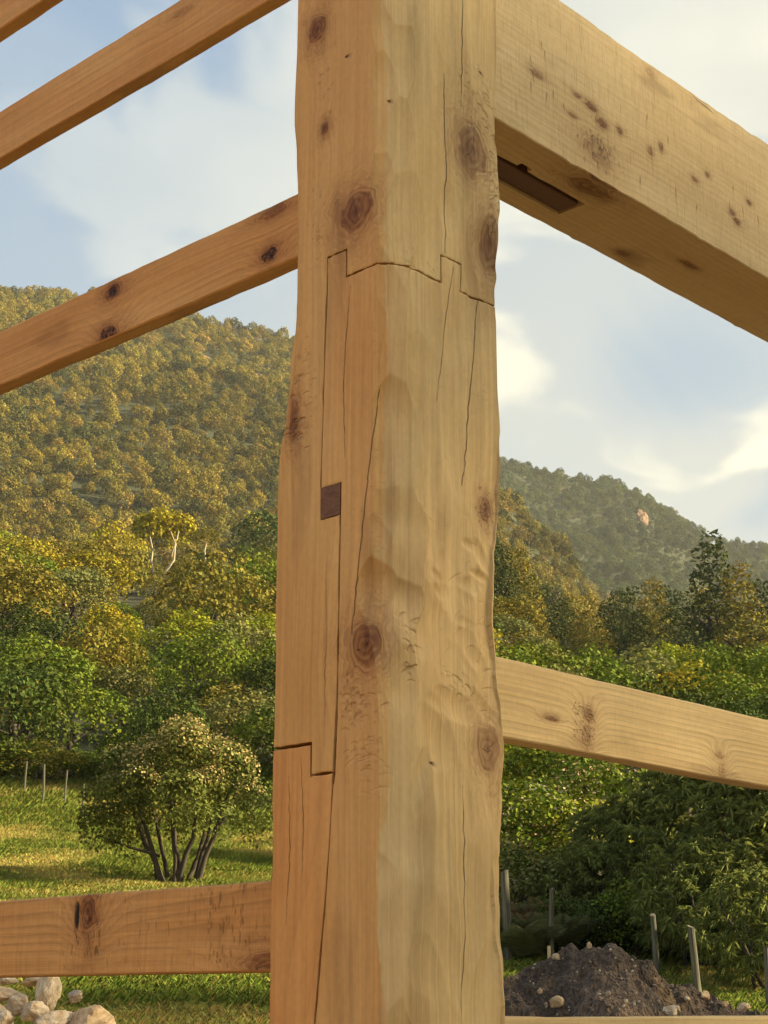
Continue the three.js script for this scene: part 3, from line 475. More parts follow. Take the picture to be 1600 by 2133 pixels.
// ------------------------------------------------------------------ foliage
const LEAF = (r, g, b, t = 0.32) => new THREE.MeshPhysicalMaterial({ color: lin(r, g, b), vertexColors: true, roughness: 0.85, specularIntensity: 0.15, transmission: t, thickness: 0, side: THREE.DoubleSide });
const BARK = new THREE.MeshStandardMaterial({ color: lin(0.055, 0.042, 0.03), roughness: 1 });
const BARK_PALE = new THREE.MeshStandardMaterial({ color: lin(0.42, 0.35, 0.24), roughness: 1 });
function leafSet() { return { pos: [], idx: [], col: [] }; }
function leaf(S, p, n, t, len, wid, c, droop = 0) {     // a pointed blade: base, two sides, tip
  const b = S.pos.length / 3, s = new THREE.Vector3().crossVectors(n, t).normalize();
  const mx = p.x + t.x * len * 0.45 + n.x * len * 0.08, my = p.y + t.y * len * 0.45 + n.y * len * 0.08, mz = p.z + t.z * len * 0.45 + n.z * len * 0.08;
  S.pos.push(p.x, p.y, p.z, mx + s.x * wid, my + s.y * wid, mz + s.z * wid, p.x + t.x * len, p.y + t.y * len - droop * len, p.z + t.z * len, mx - s.x * wid, my - s.y * wid, mz - s.z * wid);
  S.idx.push(b, b + 1, b + 2, b, b + 2, b + 3); for (let i = 0; i < 4; i++) S.col.push(c[0], c[1], c[2]);
}
const V = (x, y, z) => new THREE.Vector3(x, y, z);
function rdir(r) { const z = r() * 2 - 1, a = r() * 6.2832, q = Math.sqrt(1 - z * z); return V(q * Math.cos(a), z, q * Math.sin(a)); }
// crown in units of its radius; lobes: [x, y, z, r]
function crown(seed, lobes, n, size, { aspect = 0.42, tint = 0.35, under = 0.25, up = 0.35 } = {}) {
  const r = RNG(seed), S = leafSet(); let total = 0; for (const l of lobes) total += l[3] * l[3];
  for (const l of lobes) {
    const m = Math.round(n * l[3] * l[3] / total), lt = 1 + (r() - 0.5) * tint * 0.9, warm = (r() - 0.5) * tint;
    for (let i = 0; i < m; i++) {
      const d = rdir(r); if (d.y < -0.1 && r() > under) d.y = -d.y; const rr = l[3] * (0.72 + 0.36 * Math.pow(r(), 0.6));
      const p = V(l[0] + d.x * rr, l[1] + d.y * rr, l[2] + d.z * rr); let inside = false; for (const k of lobes) if (k !== l && Math.hypot(p.x - k[0], p.y - k[1], p.z - k[2]) < k[3] * 0.66) { inside = true; break; } if (inside && r() < 0.85) continue;
      const nn = d.clone().multiplyScalar(0.7).add(rdir(r).multiplyScalar(0.75)).add(V(0, up, 0)).normalize(), t = rdir(r).addScaledVector(d, 0.5); t.addScaledVector(nn, -t.dot(nn)).normalize();
      const k = lt * (0.78 + r() * 0.44), c = [k * (1 + warm * 0.7 + (r() - 0.5) * 0.16), k, k * (1 - warm * 0.5)]; const s = size * (0.65 + r() * 0.7);
      leaf(S, p, nn, t, s, s * aspect, c);
    }
  }
  return geoFrom(S.pos, S.idx, { color: S.col });
}
function lobesRound(seed, n, ry = 0.8, spread = 0.62, rad = 0.40) { const r = RNG(seed), o = [[0, 0, 0, 0.6]]; for (let i = 0; i < n; i++) { const d = rdir(r); d.y = Math.abs(d.y) * (r() < 0.75 ? 1 : -0.55); const k = rad * (0.7 + r() * 0.6); o.push([d.x * spread * (0.8 + r() * 0.35), d.y * ry * spread * (0.8 + r() * 0.4), d.z * spread * (0.8 + r() * 0.35), k]); } return o; }
function lobesCone(seed, n, tall = 1.5) { const r = RNG(seed), o = []; for (let i = 0; i < n; i++) { const y = i / n, w = 0.55 * (1 - y * 0.88) + 0.05, a = i * 2.4 + r(); o.push([Math.cos(a) * w * (0.4 + r() * 0.5), (y * 2 - 1) * tall + (r() - 0.5) * 0.16, Math.sin(a) * w * (0.4 + r() * 0.5), w * 0.55 + 0.10]); } return o; }
function lobesFlat(seed, n) { const r = RNG(seed), o = []; for (let i = 0; i < n; i++) { const a = r() * 6.283, q = Math.sqrt(r()) * 0.8; o.push([Math.cos(a) * q, 0.18 * (1 - q) + (r() - 0.5) * 0.22 - 0.1, Math.sin(a) * q, 0.24 + r() * 0.1]); } return o; }
function limb(pts, r0, r1, sides = 6) {                 // tapered tube through points
  const pos = [], idx = [], n = pts.length;
  for (let k = 0; k < n; k++) { const t = pts[Math.min(n - 1, k + 1)].clone().sub(pts[Math.max(0, k - 1)]).normalize(), u = V(0.31, 0.1, 0.94).cross(t).normalize(), w = t.clone().cross(u), q = lerp(r0, r1, k / (n - 1)); for (let i = 0; i < sides; i++) { const a = i / sides * 6.2832; pos.push(pts[k].x + (u.x * Math.cos(a) + w.x * Math.sin(a)) * q, pts[k].y + (u.y * Math.cos(a) + w.y * Math.sin(a)) * q, pts[k].z + (u.z * Math.cos(a) + w.z * Math.sin(a)) * q); } }
  for (let k = 0; k < n - 1; k++) for (let i = 0; i < sides; i++) { const a = k * sides + i, b = k * sides + (i + 1) % sides; idx.push(a, b, a + sides, b, b + sides, a + sides); }
  return geoFrom(pos, idx);
}
function wiggly(r, a, b, n, k) { const o = []; for (let i = 0; i <= n; i++) { const p = a.clone().lerp(b, i / n); if (i && i < n) p.add(rdir(r).multiplyScalar(k)); o.push(p); } return o; }
function trunkGeo(seed, h, r0, limbs, reach) { const r = RNG(seed), g = [limb(wiggly(r, V(0, -0.3, 0), V((r() - 0.5) * 0.3, h, (r() - 0.5) * 0.3), 4, h * 0.04), r0, r0 * 0.55, 7)]; for (let i = 0; i < limbs; i++) { const a = i / limbs * 6.28 + r(); g.push(limb(wiggly(r, V(0, h * (0.45 + r() * 0.4), 0), V(Math.cos(a) * reach, h * (0.95 + r() * 0.45), Math.sin(a) * reach), 3, h * 0.04), r0 * 0.5, r0 * 0.12, 5)); } return mergeGeometries(g); }

const HUE = {
  yellow: LEAF(0.31, 0.26, 0.018, 0.25), lime: LEAF(0.23, 0.25, 0.015, 0.25), green: LEAF(0.125, 0.165, 0.016, 0.22), deep: LEAF(0.060, 0.085, 0.014, 0.2), olive: LEAF(0.19, 0.16, 0.024, 0.22), brown: LEAF(0.20, 0.145, 0.030, 0.22), sage: LEAF(0.175, 0.175, 0.05, 0.22), pine: LEAF(0.060, 0.074, 0.018, 0.18),
};
// crowns shared by the wood: unit radius, clones only move and scale them
const CROWN = { round: [], cone: [], loose: [], fine: [] };
for (let i = 0; i < 4; i++) CROWN.fine.push(crown(120 + i, lobesRound(220 + i, 24 + i * 3, 0.8, 0.66, 0.32), 4800, 0.062));
for (let i = 0; i < 5; i++) CROWN.round.push(crown(100 + i, lobesRound(200 + i, 15 + i * 2, 0.78), 3700, 0.078));
for (let i = 0; i < 3; i++) CROWN.cone.push(crown(140 + i, lobesCone(240 + i, 34, 1.6), 6000, 0.082, { up: 0.1, aspect: 0.3 }));
for (let i = 0; i < 2; i++) CROWN.loose.push(crown(160 + i, lobesRound(260 + i, 22, 0.7, 0.75, 0.26), 2900, 0.07));
const TRUNK = [trunkGeo(1, 1.2, 0.07, 5, 0.5), trunkGeo(2, 1.1, 0.06, 6, 0.55), trunkGeo(3, 1.3, 0.055, 5, 0.45)];
// one tree: base on the ground, unit trunk and crown scaled to radius
function tree(name, kind, v, hue, x, z, rad, ry, lift, turn, label, category, grp, bark = BARK) {
  const y = groundH(x, z), t = group(name, x, y, z, turn); tag(t, label, category, grp);
  const g = CROWN[kind][v % CROWN[kind].length], cr = mesh('crown', g, HUE[hue], t); const half = kind === 'cone' ? 1.6 : 0.66;
  cr.scale.set(rad, rad * ry, rad); cr.position.y = half * rad * ry + lift;
  const tr = mesh('trunk', TRUNK[v % 3], bark, t); tr.scale.set(rad, (lift + half * rad * ry) * 0.85, rad); return t;
}
{
  const r = RNG(404), pick = (l) => l[(r() * l.length) | 0];
  // left slope
  const L1 = { yellow: 'sunlit yellow-green bush', lime: 'bright lime-green bush', green: 'mid-green rounded bush', deep: 'dark green dense bush', olive: 'olive-brown bush', sage: 'grey-green bush', brown: 'brownish bush' };
  for (let d = 48; d < 178; d *= 1.062) {
    const step = (d < 75 ? 3.1 : 4.3) / d / RAD;
    for (let az = -15.5; az < 2.5; az += step * (0.8 + r() * 0.5)) {
      const dd = d * (1 + (r() - 0.5) * 0.06), a = az + (r() - 0.5) * step * 0.5, rad = (d < 75 ? 1.65 : 2.3) * (0.55 + Math.pow(r(), 1.4) * 1.05) * (a > -9.4 && a < -5.8 && d > 100 ? 0.66 : 1);
      const place = (a < -10.5 ? ' at the left edge' : a < -6.8 ? ' in the left half' : a < -3 ? ' towards the post' : ' beside the post') + (d < 54 ? ', right behind the fence' : d < 64 ? ', in the second row behind the fence' : d < 78 ? ', low on the slope' : d < 95 ? ', below the middle of the slope' : d < 115 ? ', halfway up the slope' : d < 140 ? ', high on the slope' : ', along the top of the slope'), big = rad > (d < 75 ? 1.9 : 2.6) ? 'broad ' : rad < (d < 75 ? 1.4 : 2.0) ? 'small ' : '';
      const [x, z] = polar(a, dd); if (Math.abs(a + 7.9) < 0.5 && d > 132 && d < 143) continue;
      const hue = d < 72 ? pick(['green', 'deep', 'deep', 'green', 'olive', 'green', 'sage']) : d < 105 ? pick(['green', 'lime', 'yellow', 'olive', 'deep', 'yellow', 'sage', 'olive', 'lime']) : pick(['lime', 'yellow', 'olive', 'yellow', 'olive', 'yellow', 'deep', 'sage']);
      const loose = r() < 0.28;
      tree('slope_bush', d < 76 || rad > 2.5 ? 'fine' : loose ? 'loose' : 'round', (r() * 5) | 0, hue, x, z, rad, 0.75 + r() * 0.45, d < 60 ? r() * 0.2 : 0.1 + r() * 0.7, r() * 6.28, big + L1[hue] + place, 'bush', 'bushes on the left slope');
    }
  }
  // low growth along the fence foot
  for (let i = 0; i < 15; i++) { const a = -15 + i * 0.86 + (r() - 0.5) * 0.5, d = 47.4 + r() * 2.2, rad = 0.95 + r() * 0.45, [x, z] = polar(a, d); tree('hedge_bush', 'fine', i, pick(['deep', 'green', 'olive', 'green']), x, z, rad, 0.62 + r() * 0.25, -0.12, r() * 6, (i < 5 ? 'low hedge bush at the fence foot, left edge' : i < 10 ? 'low hedge bush at the fence foot behind the leftmost posts' : 'low hedge bush behind the round bush') + ', number ' + ['one', 'two', 'three', 'four', 'five'][i % 5] + ' from the left', 'bush', 'hedge along the fence'); }
  // dark undergrowth between the fence posts on the right
  for (let i = 0; i < 14; i++) { const a = 5.6 + i * 0.72 + (r() - 0.5) * 0.4, d = 24.9 + (r() - 0.5) * 1.6 - Math.max(0, a - 9) * 0.35, rad = 0.5 + r() * 0.3, [x, z] = polar(a, d); tree('undergrowth_bush', 'fine', i, pick(['deep', 'deep', 'green', 'pine']), x, z, rad, 0.75 + r() * 0.3, -0.06, r() * 6, 'dark low bush in the undergrowth' + (a < 8 ? ' left of the mound peak' : a < 10.5 ? ' between the leaning fence posts' : ' near the right edge') + ', number ' + ['one', 'two', 'three', 'four', 'five'][i % 5] + ' from the left', 'bush', 'undergrowth behind the mound'); }
  // right slope: brownish scrub above the green edge of the field
  const L2 = { brown: 'russet-brown scrub bush', olive: 'olive scrub bush', yellow: 'yellowish scrub bush', green: 'green scrub bush', lime: 'bright green scrub bush', sage: 'grey-green scrub bush', deep: 'dark green scrub bush' };
  for (let d = 34; d < 98; d *= 1.07) {
    const step = (d < 50 ? 2.5 : 3.4) / d / RAD;
    for (let az = 2.4; az < 16; az += step * (0.8 + r() * 0.5)) {
      const dd = d * (1 + (r() - 0.5) * 0.06), a = az + (r() - 0.5) * step * 0.5, rad = (d < 50 ? 1.35 : 1.75) * (0.72 + r() * 0.6);
      const place = (a < 6 ? ' close to the post' : a < 9 ? ' midway right' : a < 12 ? ' towards the right edge' : ' at the right edge') + (d < 42 ? ', just under the rail' : d < 52 ? ', behind the rail' : d < 66 ? ', just above the rail' : d < 84 ? ', in the middle of the right slope' : ', below the dark stand'), big = rad > 1.9 ? 'broad ' : rad < 1.4 ? 'small ' : '';
      const [x, z] = polar(a, dd), hue = d < 52 ? pick(['green', 'green', 'deep', 'sage', 'lime', 'green']) : pick(['brown', 'olive', 'yellow', 'olive', 'green', 'green', 'lime', 'sage']);
      tree('scrub_bush', d < 56 ? 'fine' : r() < 0.35 ? 'loose' : 'round', (r() * 5) | 0, hue, x, z, rad, 0.7 + r() * 0.4, 0.1 + r() * 0.5, r() * 6.28, big + L2[hue] + place, 'bush', 'scrub bushes on the right slope');
    }
  }
  // the dark stand of pointed trees
  const stand = [[3.6, 128, 2.5, 9.0], [4.9, 122, 2.2, 8.4], [5.6, 132, 2.3, 9.4], [6.3, 120, 2.1, 8.2], [7.3, 128, 2.3, 9.2], [8.0, 118, 2.1, 8.2], [8.7, 130, 2.4, 10.2], [9.5, 119, 2.4, 9.6], [10.5, 126, 2.4, 9.8], [11.6, 112, 3.1, 12.2], [12.5, 110, 2.8, 9.6], [13.3, 118, 2.7, 9.4], [4.2, 112, 1.9, 6.2], [6.9, 110, 1.8, 6.0], [9.0, 108, 2.0, 6.8], [5.2, 144, 2.4, 9.4], [6.6, 144, 2.4, 9.8], [8.3, 144, 2.5, 10.6], [9.9, 142, 2.5, 10.6], [11.2, 136, 2.7, 10.4], [14.6, 114, 2.9, 9.0], [15.8, 120, 3.0, 9.5], [7.7, 106, 1.7, 5.4], [10.2, 106, 1.9, 6.6]];
  stand.forEach(([a, d, rad, h], i) => { const [x, z] = polar(a, d); tree('pointed_tree', 'cone', i, ['pine', 'olive', 'pine'][i % 3], x, z, rad * 1.35, h / (rad * 1.35) / 3.4, 0.1, i * 1.7, i === 9 ? 'broad tall dark tree, highest of the pointed stand on the right' : (i % 3 === 1 ? 'olive pointed tree' : 'dark pointed tree') + (i > 14 && i < 20 ? ' at the back of the stand' : i > 11 && i < 15 ? ' low at the front of the stand' : ' in the main row of the stand') + (a < 4.5 ? ' against the post' : a < 5.4 ? ' near the post' : a < 6.5 ? ' left of its middle' : a < 7.7 ? ' near its middle' : a < 8.5 ? ' at its middle' : a < 9.3 ? ' right of its middle' : a < 10.5 ? ' left of the tallest tree' : a < 12 ? ' behind the tallest tree' : a < 13 ? ' right of the tallest tree' : ' at the right edge'), 'tree', 'stand of dark pointed trees'); });
}
// flat-topped tree with pale stems among the left bushes, and its leaning neighbour
{
  const g = crown(301, lobesFlat(302, 16), 2600, 0.10, { up: 0.6 });
  const [x, z] = polar(-8.0, 139), y = groundH(x, z), t = tag(group('flat_topped_tree', x, y, z), 'flat-topped green tree with pale bare stems above the left bushes', 'tree'), r = RNG(9);
  const c = mesh('crown', g, HUE.yellow, t); c.scale.set(2.9, 3.6, 2.9); c.position.y = 6.1;
  const st = mergeGeometries([limb(wiggly(r, V(-0.3, -0.5, 0), V(-1.0, 5.2, 0.2), 5, 0.2), 0.16, 0.07), limb(wiggly(r, V(0.1, -0.5, 0), V(1.5, 5.6, 0.1), 5, 0.25), 0.17, 0.07), limb([V(0.9, 3.4, 0), V(1.3, 4.4, 0.6), V(0.9, 5.4, 0.9)], 0.08, 0.04)]); mesh('trunk', st, BARK_PALE, t);
  const [x2, z2] = polar(-6.5, 134), t2 = tag(group('bare_stemmed_tree', x2, groundH(x2, z2), z2), 'thin tree with twisted pale stems beside the flat-topped tree', 'tree');
  mesh('trunk', mergeGeometries([limb(wiggly(r, V(0, -0.5, 0), V(0.3, 5.0, 0), 6, 0.22), 0.13, 0.05), limb(wiggly(r, V(0.1, 1.2, 0), V(-1.1, 3.6, 0), 4, 0.2), 0.08, 0.03)]), BARK_PALE, t2);
  const c2 = mesh('crown', CROWN.loose[1], HUE.olive, t2); c2.scale.set(1.7, 1.2, 1.7); c2.position.y = 5.2;
}
// big dark round tree just left of the post, behind the bushes
{ const [x, z] = polar(-4.1, 182); tree('round_tree', 'round', 2, 'deep', x, z, 4.6, 1.15, 1.5, 0.4, 'large dark round tree beside the post behind the left bushes', 'tree'); }

// ------------------------------------------------------------------ the far wooded mountain: one mass of trees
{
  const r = RNG(777), grp = tag(group('mountain_forest'), 'dense forest covering the far mountainside and ridge', 'forest', null, 'stuff');
  const geos = []; for (let i = 0; i < 4; i++) geos.push(crown(500 + i, lobesRound(520 + i, 11, 0.85, 0.6, 0.36), 1000, 0.125, { up: 0.3, aspect: 0.5 }));
  const mat = LEAF(1, 1, 1, 0.25), bins = geos.map(() => []);
  const rocks = [[-4.75, 598, 4.2], [-3.8, 600, 3.6], [-6.7, 632, 3.0], [-4.2, 596, 2.2], [9.25, 985, 6]];
  for (let d = 285; d < 1180;) {
    const sp = d < 740 ? 4.0 : 5.2, step = sp / d / RAD;
    for (let az = -17; az < 17; az += step) {
      if (d > 780 && az < 1) continue;
      const a = az + (r() - 0.5) * step * 0.9, dd = d + (r() - 0.5) * sp, [x, z] = polar(a, dd);
      if (rocks.some((k) => Math.abs(a - k[0]) * RAD * k[1] < k[2] * 0.9 && Math.abs(dd - k[1] + k[2]) < k[2] * 2.2)) continue;
      const y = groundH(x, z), s = sp * (0.30 + Math.pow(r(), 2.0) * 0.6), m = fbm(x * 0.02, z * 0.02, 3), q = r();
      const green = d > 760 ? 1 : 0; let c = green ? (q < 0.6 ? [0.085, 0.105, 0.034] : q < 0.85 ? [0.06, 0.08, 0.03] : [0.13, 0.135, 0.04]) : q < 0.5 ? [0.25, 0.195, 0.028] : q < 0.75 ? [0.165, 0.142, 0.026] : q < 0.9 ? [0.085, 0.086, 0.022] : [0.29, 0.21, 0.045];
      const k = (0.85 + r() * 0.35) * (1 + m * 0.5); c = c.map((v) => v * k);
      bins[(r() * 4) | 0].push([x, y, z, s, s * (0.85 + r() * 0.6), r() * 6.28, c]);
    }
    d += sp * (d < 740 ? 1.0 : 1.15);
  }
  bins.forEach((b, i) => {
    const im = new THREE.InstancedMesh(geos[i], mat, b.length), q = new THREE.Quaternion(), m = new THREE.Matrix4(), up = V(0, 1, 0);
    b.forEach(([x, y, z, s, sy, t, c], k) => { m.compose(V(x, y + sy * 0.7, z), q.setFromAxisAngle(up, t), V(s, sy, s)); im.setMatrixAt(k, m); im.setColorAt(k, lin(...c)); });
    im.name = 'tree_mass'; im.userData.kind = 'stuff'; im.castShadow = im.receiveShadow = true; grp.add(im);
  });
  const rockMat = new THREE.MeshStandardMaterial({ color: lin(0.22, 0.135, 0.08), roughness: 1 });
  rocks.forEach(([a, d, s], i) => { const [x, z] = polar(a, d), g = rockGeo(800 + i, 3, 1.3); const m = mesh('rock_outcrop', g, rockMat); m.position.set(x, groundH(x, z) + s * (i > 3 ? -0.3 : 0.35), z); m.scale.set(s * (i > 3 ? 0.9 : 1.3), s * (i > 3 ? 2.0 : 1.2), s * 0.9); tag(m, ['pale rock face high on the mountain nearest the post', 'smaller pale crag beside the post under the ridge', 'small pale crag below the ridge, farthest left', 'thin pale ledge between the two crags', 'orange rock scar on the hazy right ridge'][i], 'rock'); });
}

// ------------------------------------------------------------------ rocks
function rockGeo(seed, detail = 3, rough = 0.35) {
  const g = new THREE.IcosahedronGeometry(1, detail), p = g.attributes.position, r = RNG(seed), o = r() * 50, planes = [];
  for (let i = 0; i < 15; i++) planes.push([rdir(r), 0.48 + r() * 0.34]);
  for (let i = 0; i < p.count; i++) {
    const v = V(p.getX(i), p.getY(i), p.getZ(i)); let k = 1 + rough * 0.5 * n3(v.x * 1.4 + o, v.y * 1.4, v.z * 1.4 + o);
    for (const [d, c] of planes) { const q = v.dot(d); if (q > 0) k = Math.min(k, lerp(k, c / q, c / q < k ? 0.93 : 0)); }
    k += rough * 0.10 * n3(v.x * 5 + o, v.y * 5, v.z * 5) + rough * 0.05 * n3(v.x * 12, v.y * 12 + o, v.z * 12); p.setXYZ(i, v.x * k, v.y * k, v.z * k);
  }
  g.deleteAttribute('uv'); g.computeVertexNormals(); return g;
}
function stoneMat(r, g, b, seed) { const S = 256, w = new Wood(S, S, 1, 1); w.fill((x, y, o) => { const a = fbm(x * 9 + seed, y * 9, 5), d = n2(x * 70, y * 70 + seed), st = sst(0.1, 0.4, fbm(x * 4 - seed, y * 4 + 3, 3)); o[0] = clamp(r * (1 + a * 0.25 + d * 0.06)); o[1] = clamp(g * (1 + a * 0.28 + d * 0.06 - st * 0.06)); o[2] = clamp(b * (1 + a * 0.32 + d * 0.06 - st * 0.14)); o[3] = a * 0.004 + d * 0.001; }); return new THREE.MeshStandardMaterial({ ...w.maps(0.02), roughness: 0.95 }); }
function sphereUV(g) { const p = g.attributes.position, uv = []; for (let i = 0; i < p.count; i++) uv.push(p.getX(i) * 0.5 + p.getZ(i) * 0.31 + 0.5, p.getY(i) * 0.5 + p.getZ(i) * 0.37 + 0.5); g.setAttribute('uv', new THREE.Float32BufferAttribute(uv, 2)); return g; }
const ROCKS = []; for (let i = 0; i < 8; i++) ROCKS.push(sphereUV(rockGeo(900 + i, 4, 0.45)));
const PALE = [stoneMat(0.78, 0.70, 0.59, 1), stoneMat(0.75, 0.64, 0.50, 5), stoneMat(0.68, 0.61, 0.52, 9)];
{ // stone heap at the foot of the left wall
  const shown = [[-2.30, 1.745, -11.72, 0.085, 0.15, 0.10, 0.2, 'tall pale stone standing on top of the heap below the left rail'], [-2.62, 1.74, -11.75, 0.15, 0.05, 0.12, 0.1, 'flat grey-white stone at the left edge of the stone heap'], [-2.49, 1.67, -11.66, 0.075, 0.075, 0.08, 0.7, 'rounded pale stone in the middle of the heap'], [-2.36, 1.625, -11.62, 0.12, 0.07, 0.12, 0.3, 'broad tan stone leaning below the tall one'], [-1.98, 1.575, -11.65, 0.17, 0.11, 0.15, 0.0, 'largest cream boulder at the right end of the stone heap'], [-2.13, 1.72, -11.85, 0.07, 0.05, 0.07, 1.0, 'small stone on the heap, right of the tall one'], [-2.66, 1.84, -11.95, 0.12, 0.05, 0.1, 0.4, 'topmost flat stone of the heap, partly behind the rail'], [-2.45, 1.83, -11.95, 0.11, 0.04, 0.1, 0.9, 'thin tan stone at the top of the heap under the rail'], [-2.2, 1.56, -11.55, 0.16, 0.07, 0.12, 0.5, 'long cream stone along the bottom of the frame'], [-2.56, 1.58, -11.55, 0.10, 0.06, 0.09, 1.3, 'small grey stone at the lower left of the heap']];
  shown.forEach(([x, y, z, a, b, c, t, label], i) => { const m = mesh('stone', ROCKS[i % 8], PALE[i % 3]); m.position.set(x, y, z); m.scale.set(a * 1.12, b * 1.15, c * 1.1); m.rotation.set(0, t * 2, (i % 3 - 1) * 0.2); tag(m, label, 'stone', 'heap of pale stones'); });
  const r = RNG(61);
  for (let i = 0; i < 60; i++) { const ring = r(), x = -2.75 + (r() - 0.5) * 2.0, z = -11.95 + (r() - 0.5) * 1.3, top = 1.72 - Math.abs(x + 2.6) * 0.55 - Math.abs(z + 11.9) * 0.7, g = groundH(x, z), y = lerp(g, Math.max(g, top), Math.pow(ring, 0.7)), s = 0.10 + r() * 0.09; const m = mesh('stone', ROCKS[i % 8], PALE[i % 3]); m.position.set(x, y, z); m.scale.set(s * (0.9 + r() * 0.5), s * (0.55 + r() * 0.3), s); m.rotation.set(r() * 0.5, r() * 6, r() * 0.5); tag(m, 'pale stone packed within the heap at the bottom left', 'stone', 'stones packed within the heap'); }
}

// ------------------------------------------------------------------ soil mound with rubble
const moundProfile = smoothTable([[0.2, 1.55], [0.9, 1.84], [1.22, 1.98], [1.42, 2.06], [1.66, 2.17], [1.9, 2.29], [2.03, 2.31], [2.28, 2.26], [2.56, 2.13], [2.85, 1.89], [3.08, 1.81], [3.32, 1.75], [3.55, 1.74], [3.7, 1.66], [4.0, 1.45], [4.6, 1.2]]);
const moundH = (x, z) => { const dz = z + 16.9 + 0.15 * n2(x * 1.7, 4), g = groundH(x, z), top = moundProfile(x) - Math.max(0, dz) * 0.62 * (1 + 0.15 * n2(x * 2, z)) - Math.max(0, -dz) * 0.75 + 0.0; const soft = Math.max(0, 0.25 - Math.abs(dz)) * -0.12; const k = fbm(x * 2.6, z * 2.6, 4) * 0.10 + fbm(x * 8, z * 8, 4) * 0.10; return { y: Math.max(g - 0.06, top + soft + k * sst(0, 0.25, top - g + 0.1)), top }; };
{
  const nx = 230, nz = 150, pos = [], idx = [], col = [], uv = [];
  for (let j = 0; j <= nz; j++) for (let i = 0; i <= nx; i++) { const x = 0.2 + 4.4 * i / nx, z = -18.5 + 3.6 * j / nz, y = moundH(x, z).y; pos.push(x, y, z); uv.push(x * 1.3, z * 1.3); const a = fbm(x * 3.1 + 4, z * 3.1, 4), b = n2(x * 22, z * 22), yel = sst(0.16, 0.34, fbm(x * 1.9 - 3, z * 1.9 + y * 3, 3)), k = 1 + a * 0.9 + b * 0.3; col.push(lerp(0.155, 0.28, yel) * k, lerp(0.105, 0.18, yel) * k, lerp(0.070, 0.09, yel) * k); }
  for (let j = 0; j < nz; j++) for (let i = 0; i < nx; i++) { const a = j * (nx + 1) + i; idx.push(a, a + nx + 1, a + 1, a + 1, a + nx + 1, a + nx + 2); }
  const S = 512, bp = new Uint8Array(S * S * 4), cp = new Uint8Array(S * S * 4); for (let j = 0; j < S; j++) for (let i = 0; i < S; i++) { const o = (j * S + i) * 4, f = fbm(i / 13, j / 13, 5), h = clamp(0.5 + f * 0.7) * 255; bp[o] = bp[o + 1] = bp[o + 2] = h; bp[o + 3] = 255; const v = clamp(0.85 + f * 0.45 + n2(i / 1.7, j / 1.7) * 0.1) * 255; cp[o] = v; cp[o + 1] = v * 0.985; cp[o + 2] = v * 0.97; cp[o + 3] = 255; }
  const soil = mesh('soil_mound', geoFrom(pos, idx, { color: col, uv }), new THREE.MeshStandardMaterial({ vertexColors: true, map: texture(cp, S, S, true), bumpMap: texture(bp, S, S, false), bumpScale: 0.05, roughness: 1 })); tag(soil, 'mound of dark excavated soil with pebbles beyond the lowest right rail', 'mound');
  // rubble one can pick out
  const big = [[2.03, 0.045, 0.06, 1, -16.85, 'orange-tan stone on the peak of the soil mound'], [1.70, 0.07, 0.03, 0, -16.88, 'flat white stone left of the mound peak'], [3.15, 0.07, 0.055, 0, -16.8, 'white stone on the right shoulder of the mound'], [3.5, 0.10, 0.07, 0, -16.85, 'pale rock at the right foot of the mound'], [2.92, 0.05, 0.04, 2, -16.6, 'grey stone below the right shoulder of the mound'], [1.62, 0.075, 0.075, 1, -16.1, 'tan block low on the left face of the mound'], [1.36, 0.09, 0.03, 0, -15.95, 'flat cream slab low on the left face of the mound'], [2.62, 0.14, 0.05, 2, -15.95, 'grey-brown slab low on the right face of the mound'], [1.48, 0.04, 0.03, 0, -16.3, 'small white stone on the left face of the mound'], [2.80, 0.045, 0.04, 0, -16.4, 'small white stone on the right face of the mound'], [3.3, 0.05, 0.04, 1, -16.7, 'small tan stone near the right foot of the mound']];
  big.forEach(([x, a, b, k, z, label], i) => { const m = mesh('rubble_stone', ROCKS[(i + 3) % 8], (k ? PALE[k] : PALE[1])); m.position.set(x, moundH(x, z).y + b * 0.35, z); m.scale.set(a, b, a * 0.8); m.rotation.set(0.2 * (i % 3), i * 1.9, 0.25 * (i % 2)); tag(m, label, 'stone', 'stones on the soil mound'); });
  const r = RNG(88), list = []; for (let i = 0; i < 520; i++) { const x = 0.9 + r() * 2.9, z = -17.0 + r() * 1.6; list.push([x, moundH(x, z).y, z, 0.006 + r() * r() * 0.028]); }
  const im = new THREE.InstancedMesh(ROCKS[2].clone(), new THREE.MeshStandardMaterial({ color: lin(1, 1, 1), roughness: 1 }), list.length), m4 = new THREE.Matrix4(), q = new THREE.Quaternion();
  const low = sphereUV(rockGeo(77, 1, 0.5)); im.geometry = low;
  list.forEach(([x, y, z, s], k) => { m4.compose(V(x, y + s * 0.2, z), q.setFromAxisAngle(rdir(r), r() * 6), V(s * (1 + r()), s, s)); im.setMatrixAt(k, m4); const c = r(); im.setColorAt(k, c < 0.16 ? lin(0.42, 0.34, 0.24) : c < 0.45 ? lin(0.28, 0.21, 0.15) : lin(0.10, 0.08, 0.065)); });
  im.name = 'mound_pebbles'; tag(im, 'pebbles and clods strewn over the soil mound', 'pebbles', null, 'stuff'); scene.add(im);
  // stake and broken clay
  const sx = 1.66, sz = -17.0, stake = mesh('wooden_stake', timberGeo(0.34, 0.028, 0.02, { step: 0.1, bevel: 0.003, wob: 0.001 }), new THREE.MeshStandardMaterial({ color: lin(0.62, 0.47, 0.26), roughness: 0.8 })); stake.position.set(sx, moundH(sx, sz).y - 0.22, sz); stake.rotation.z = Math.PI / 2; tag(stake, 'short pale wooden stake standing at the left side of the mound', 'stake');
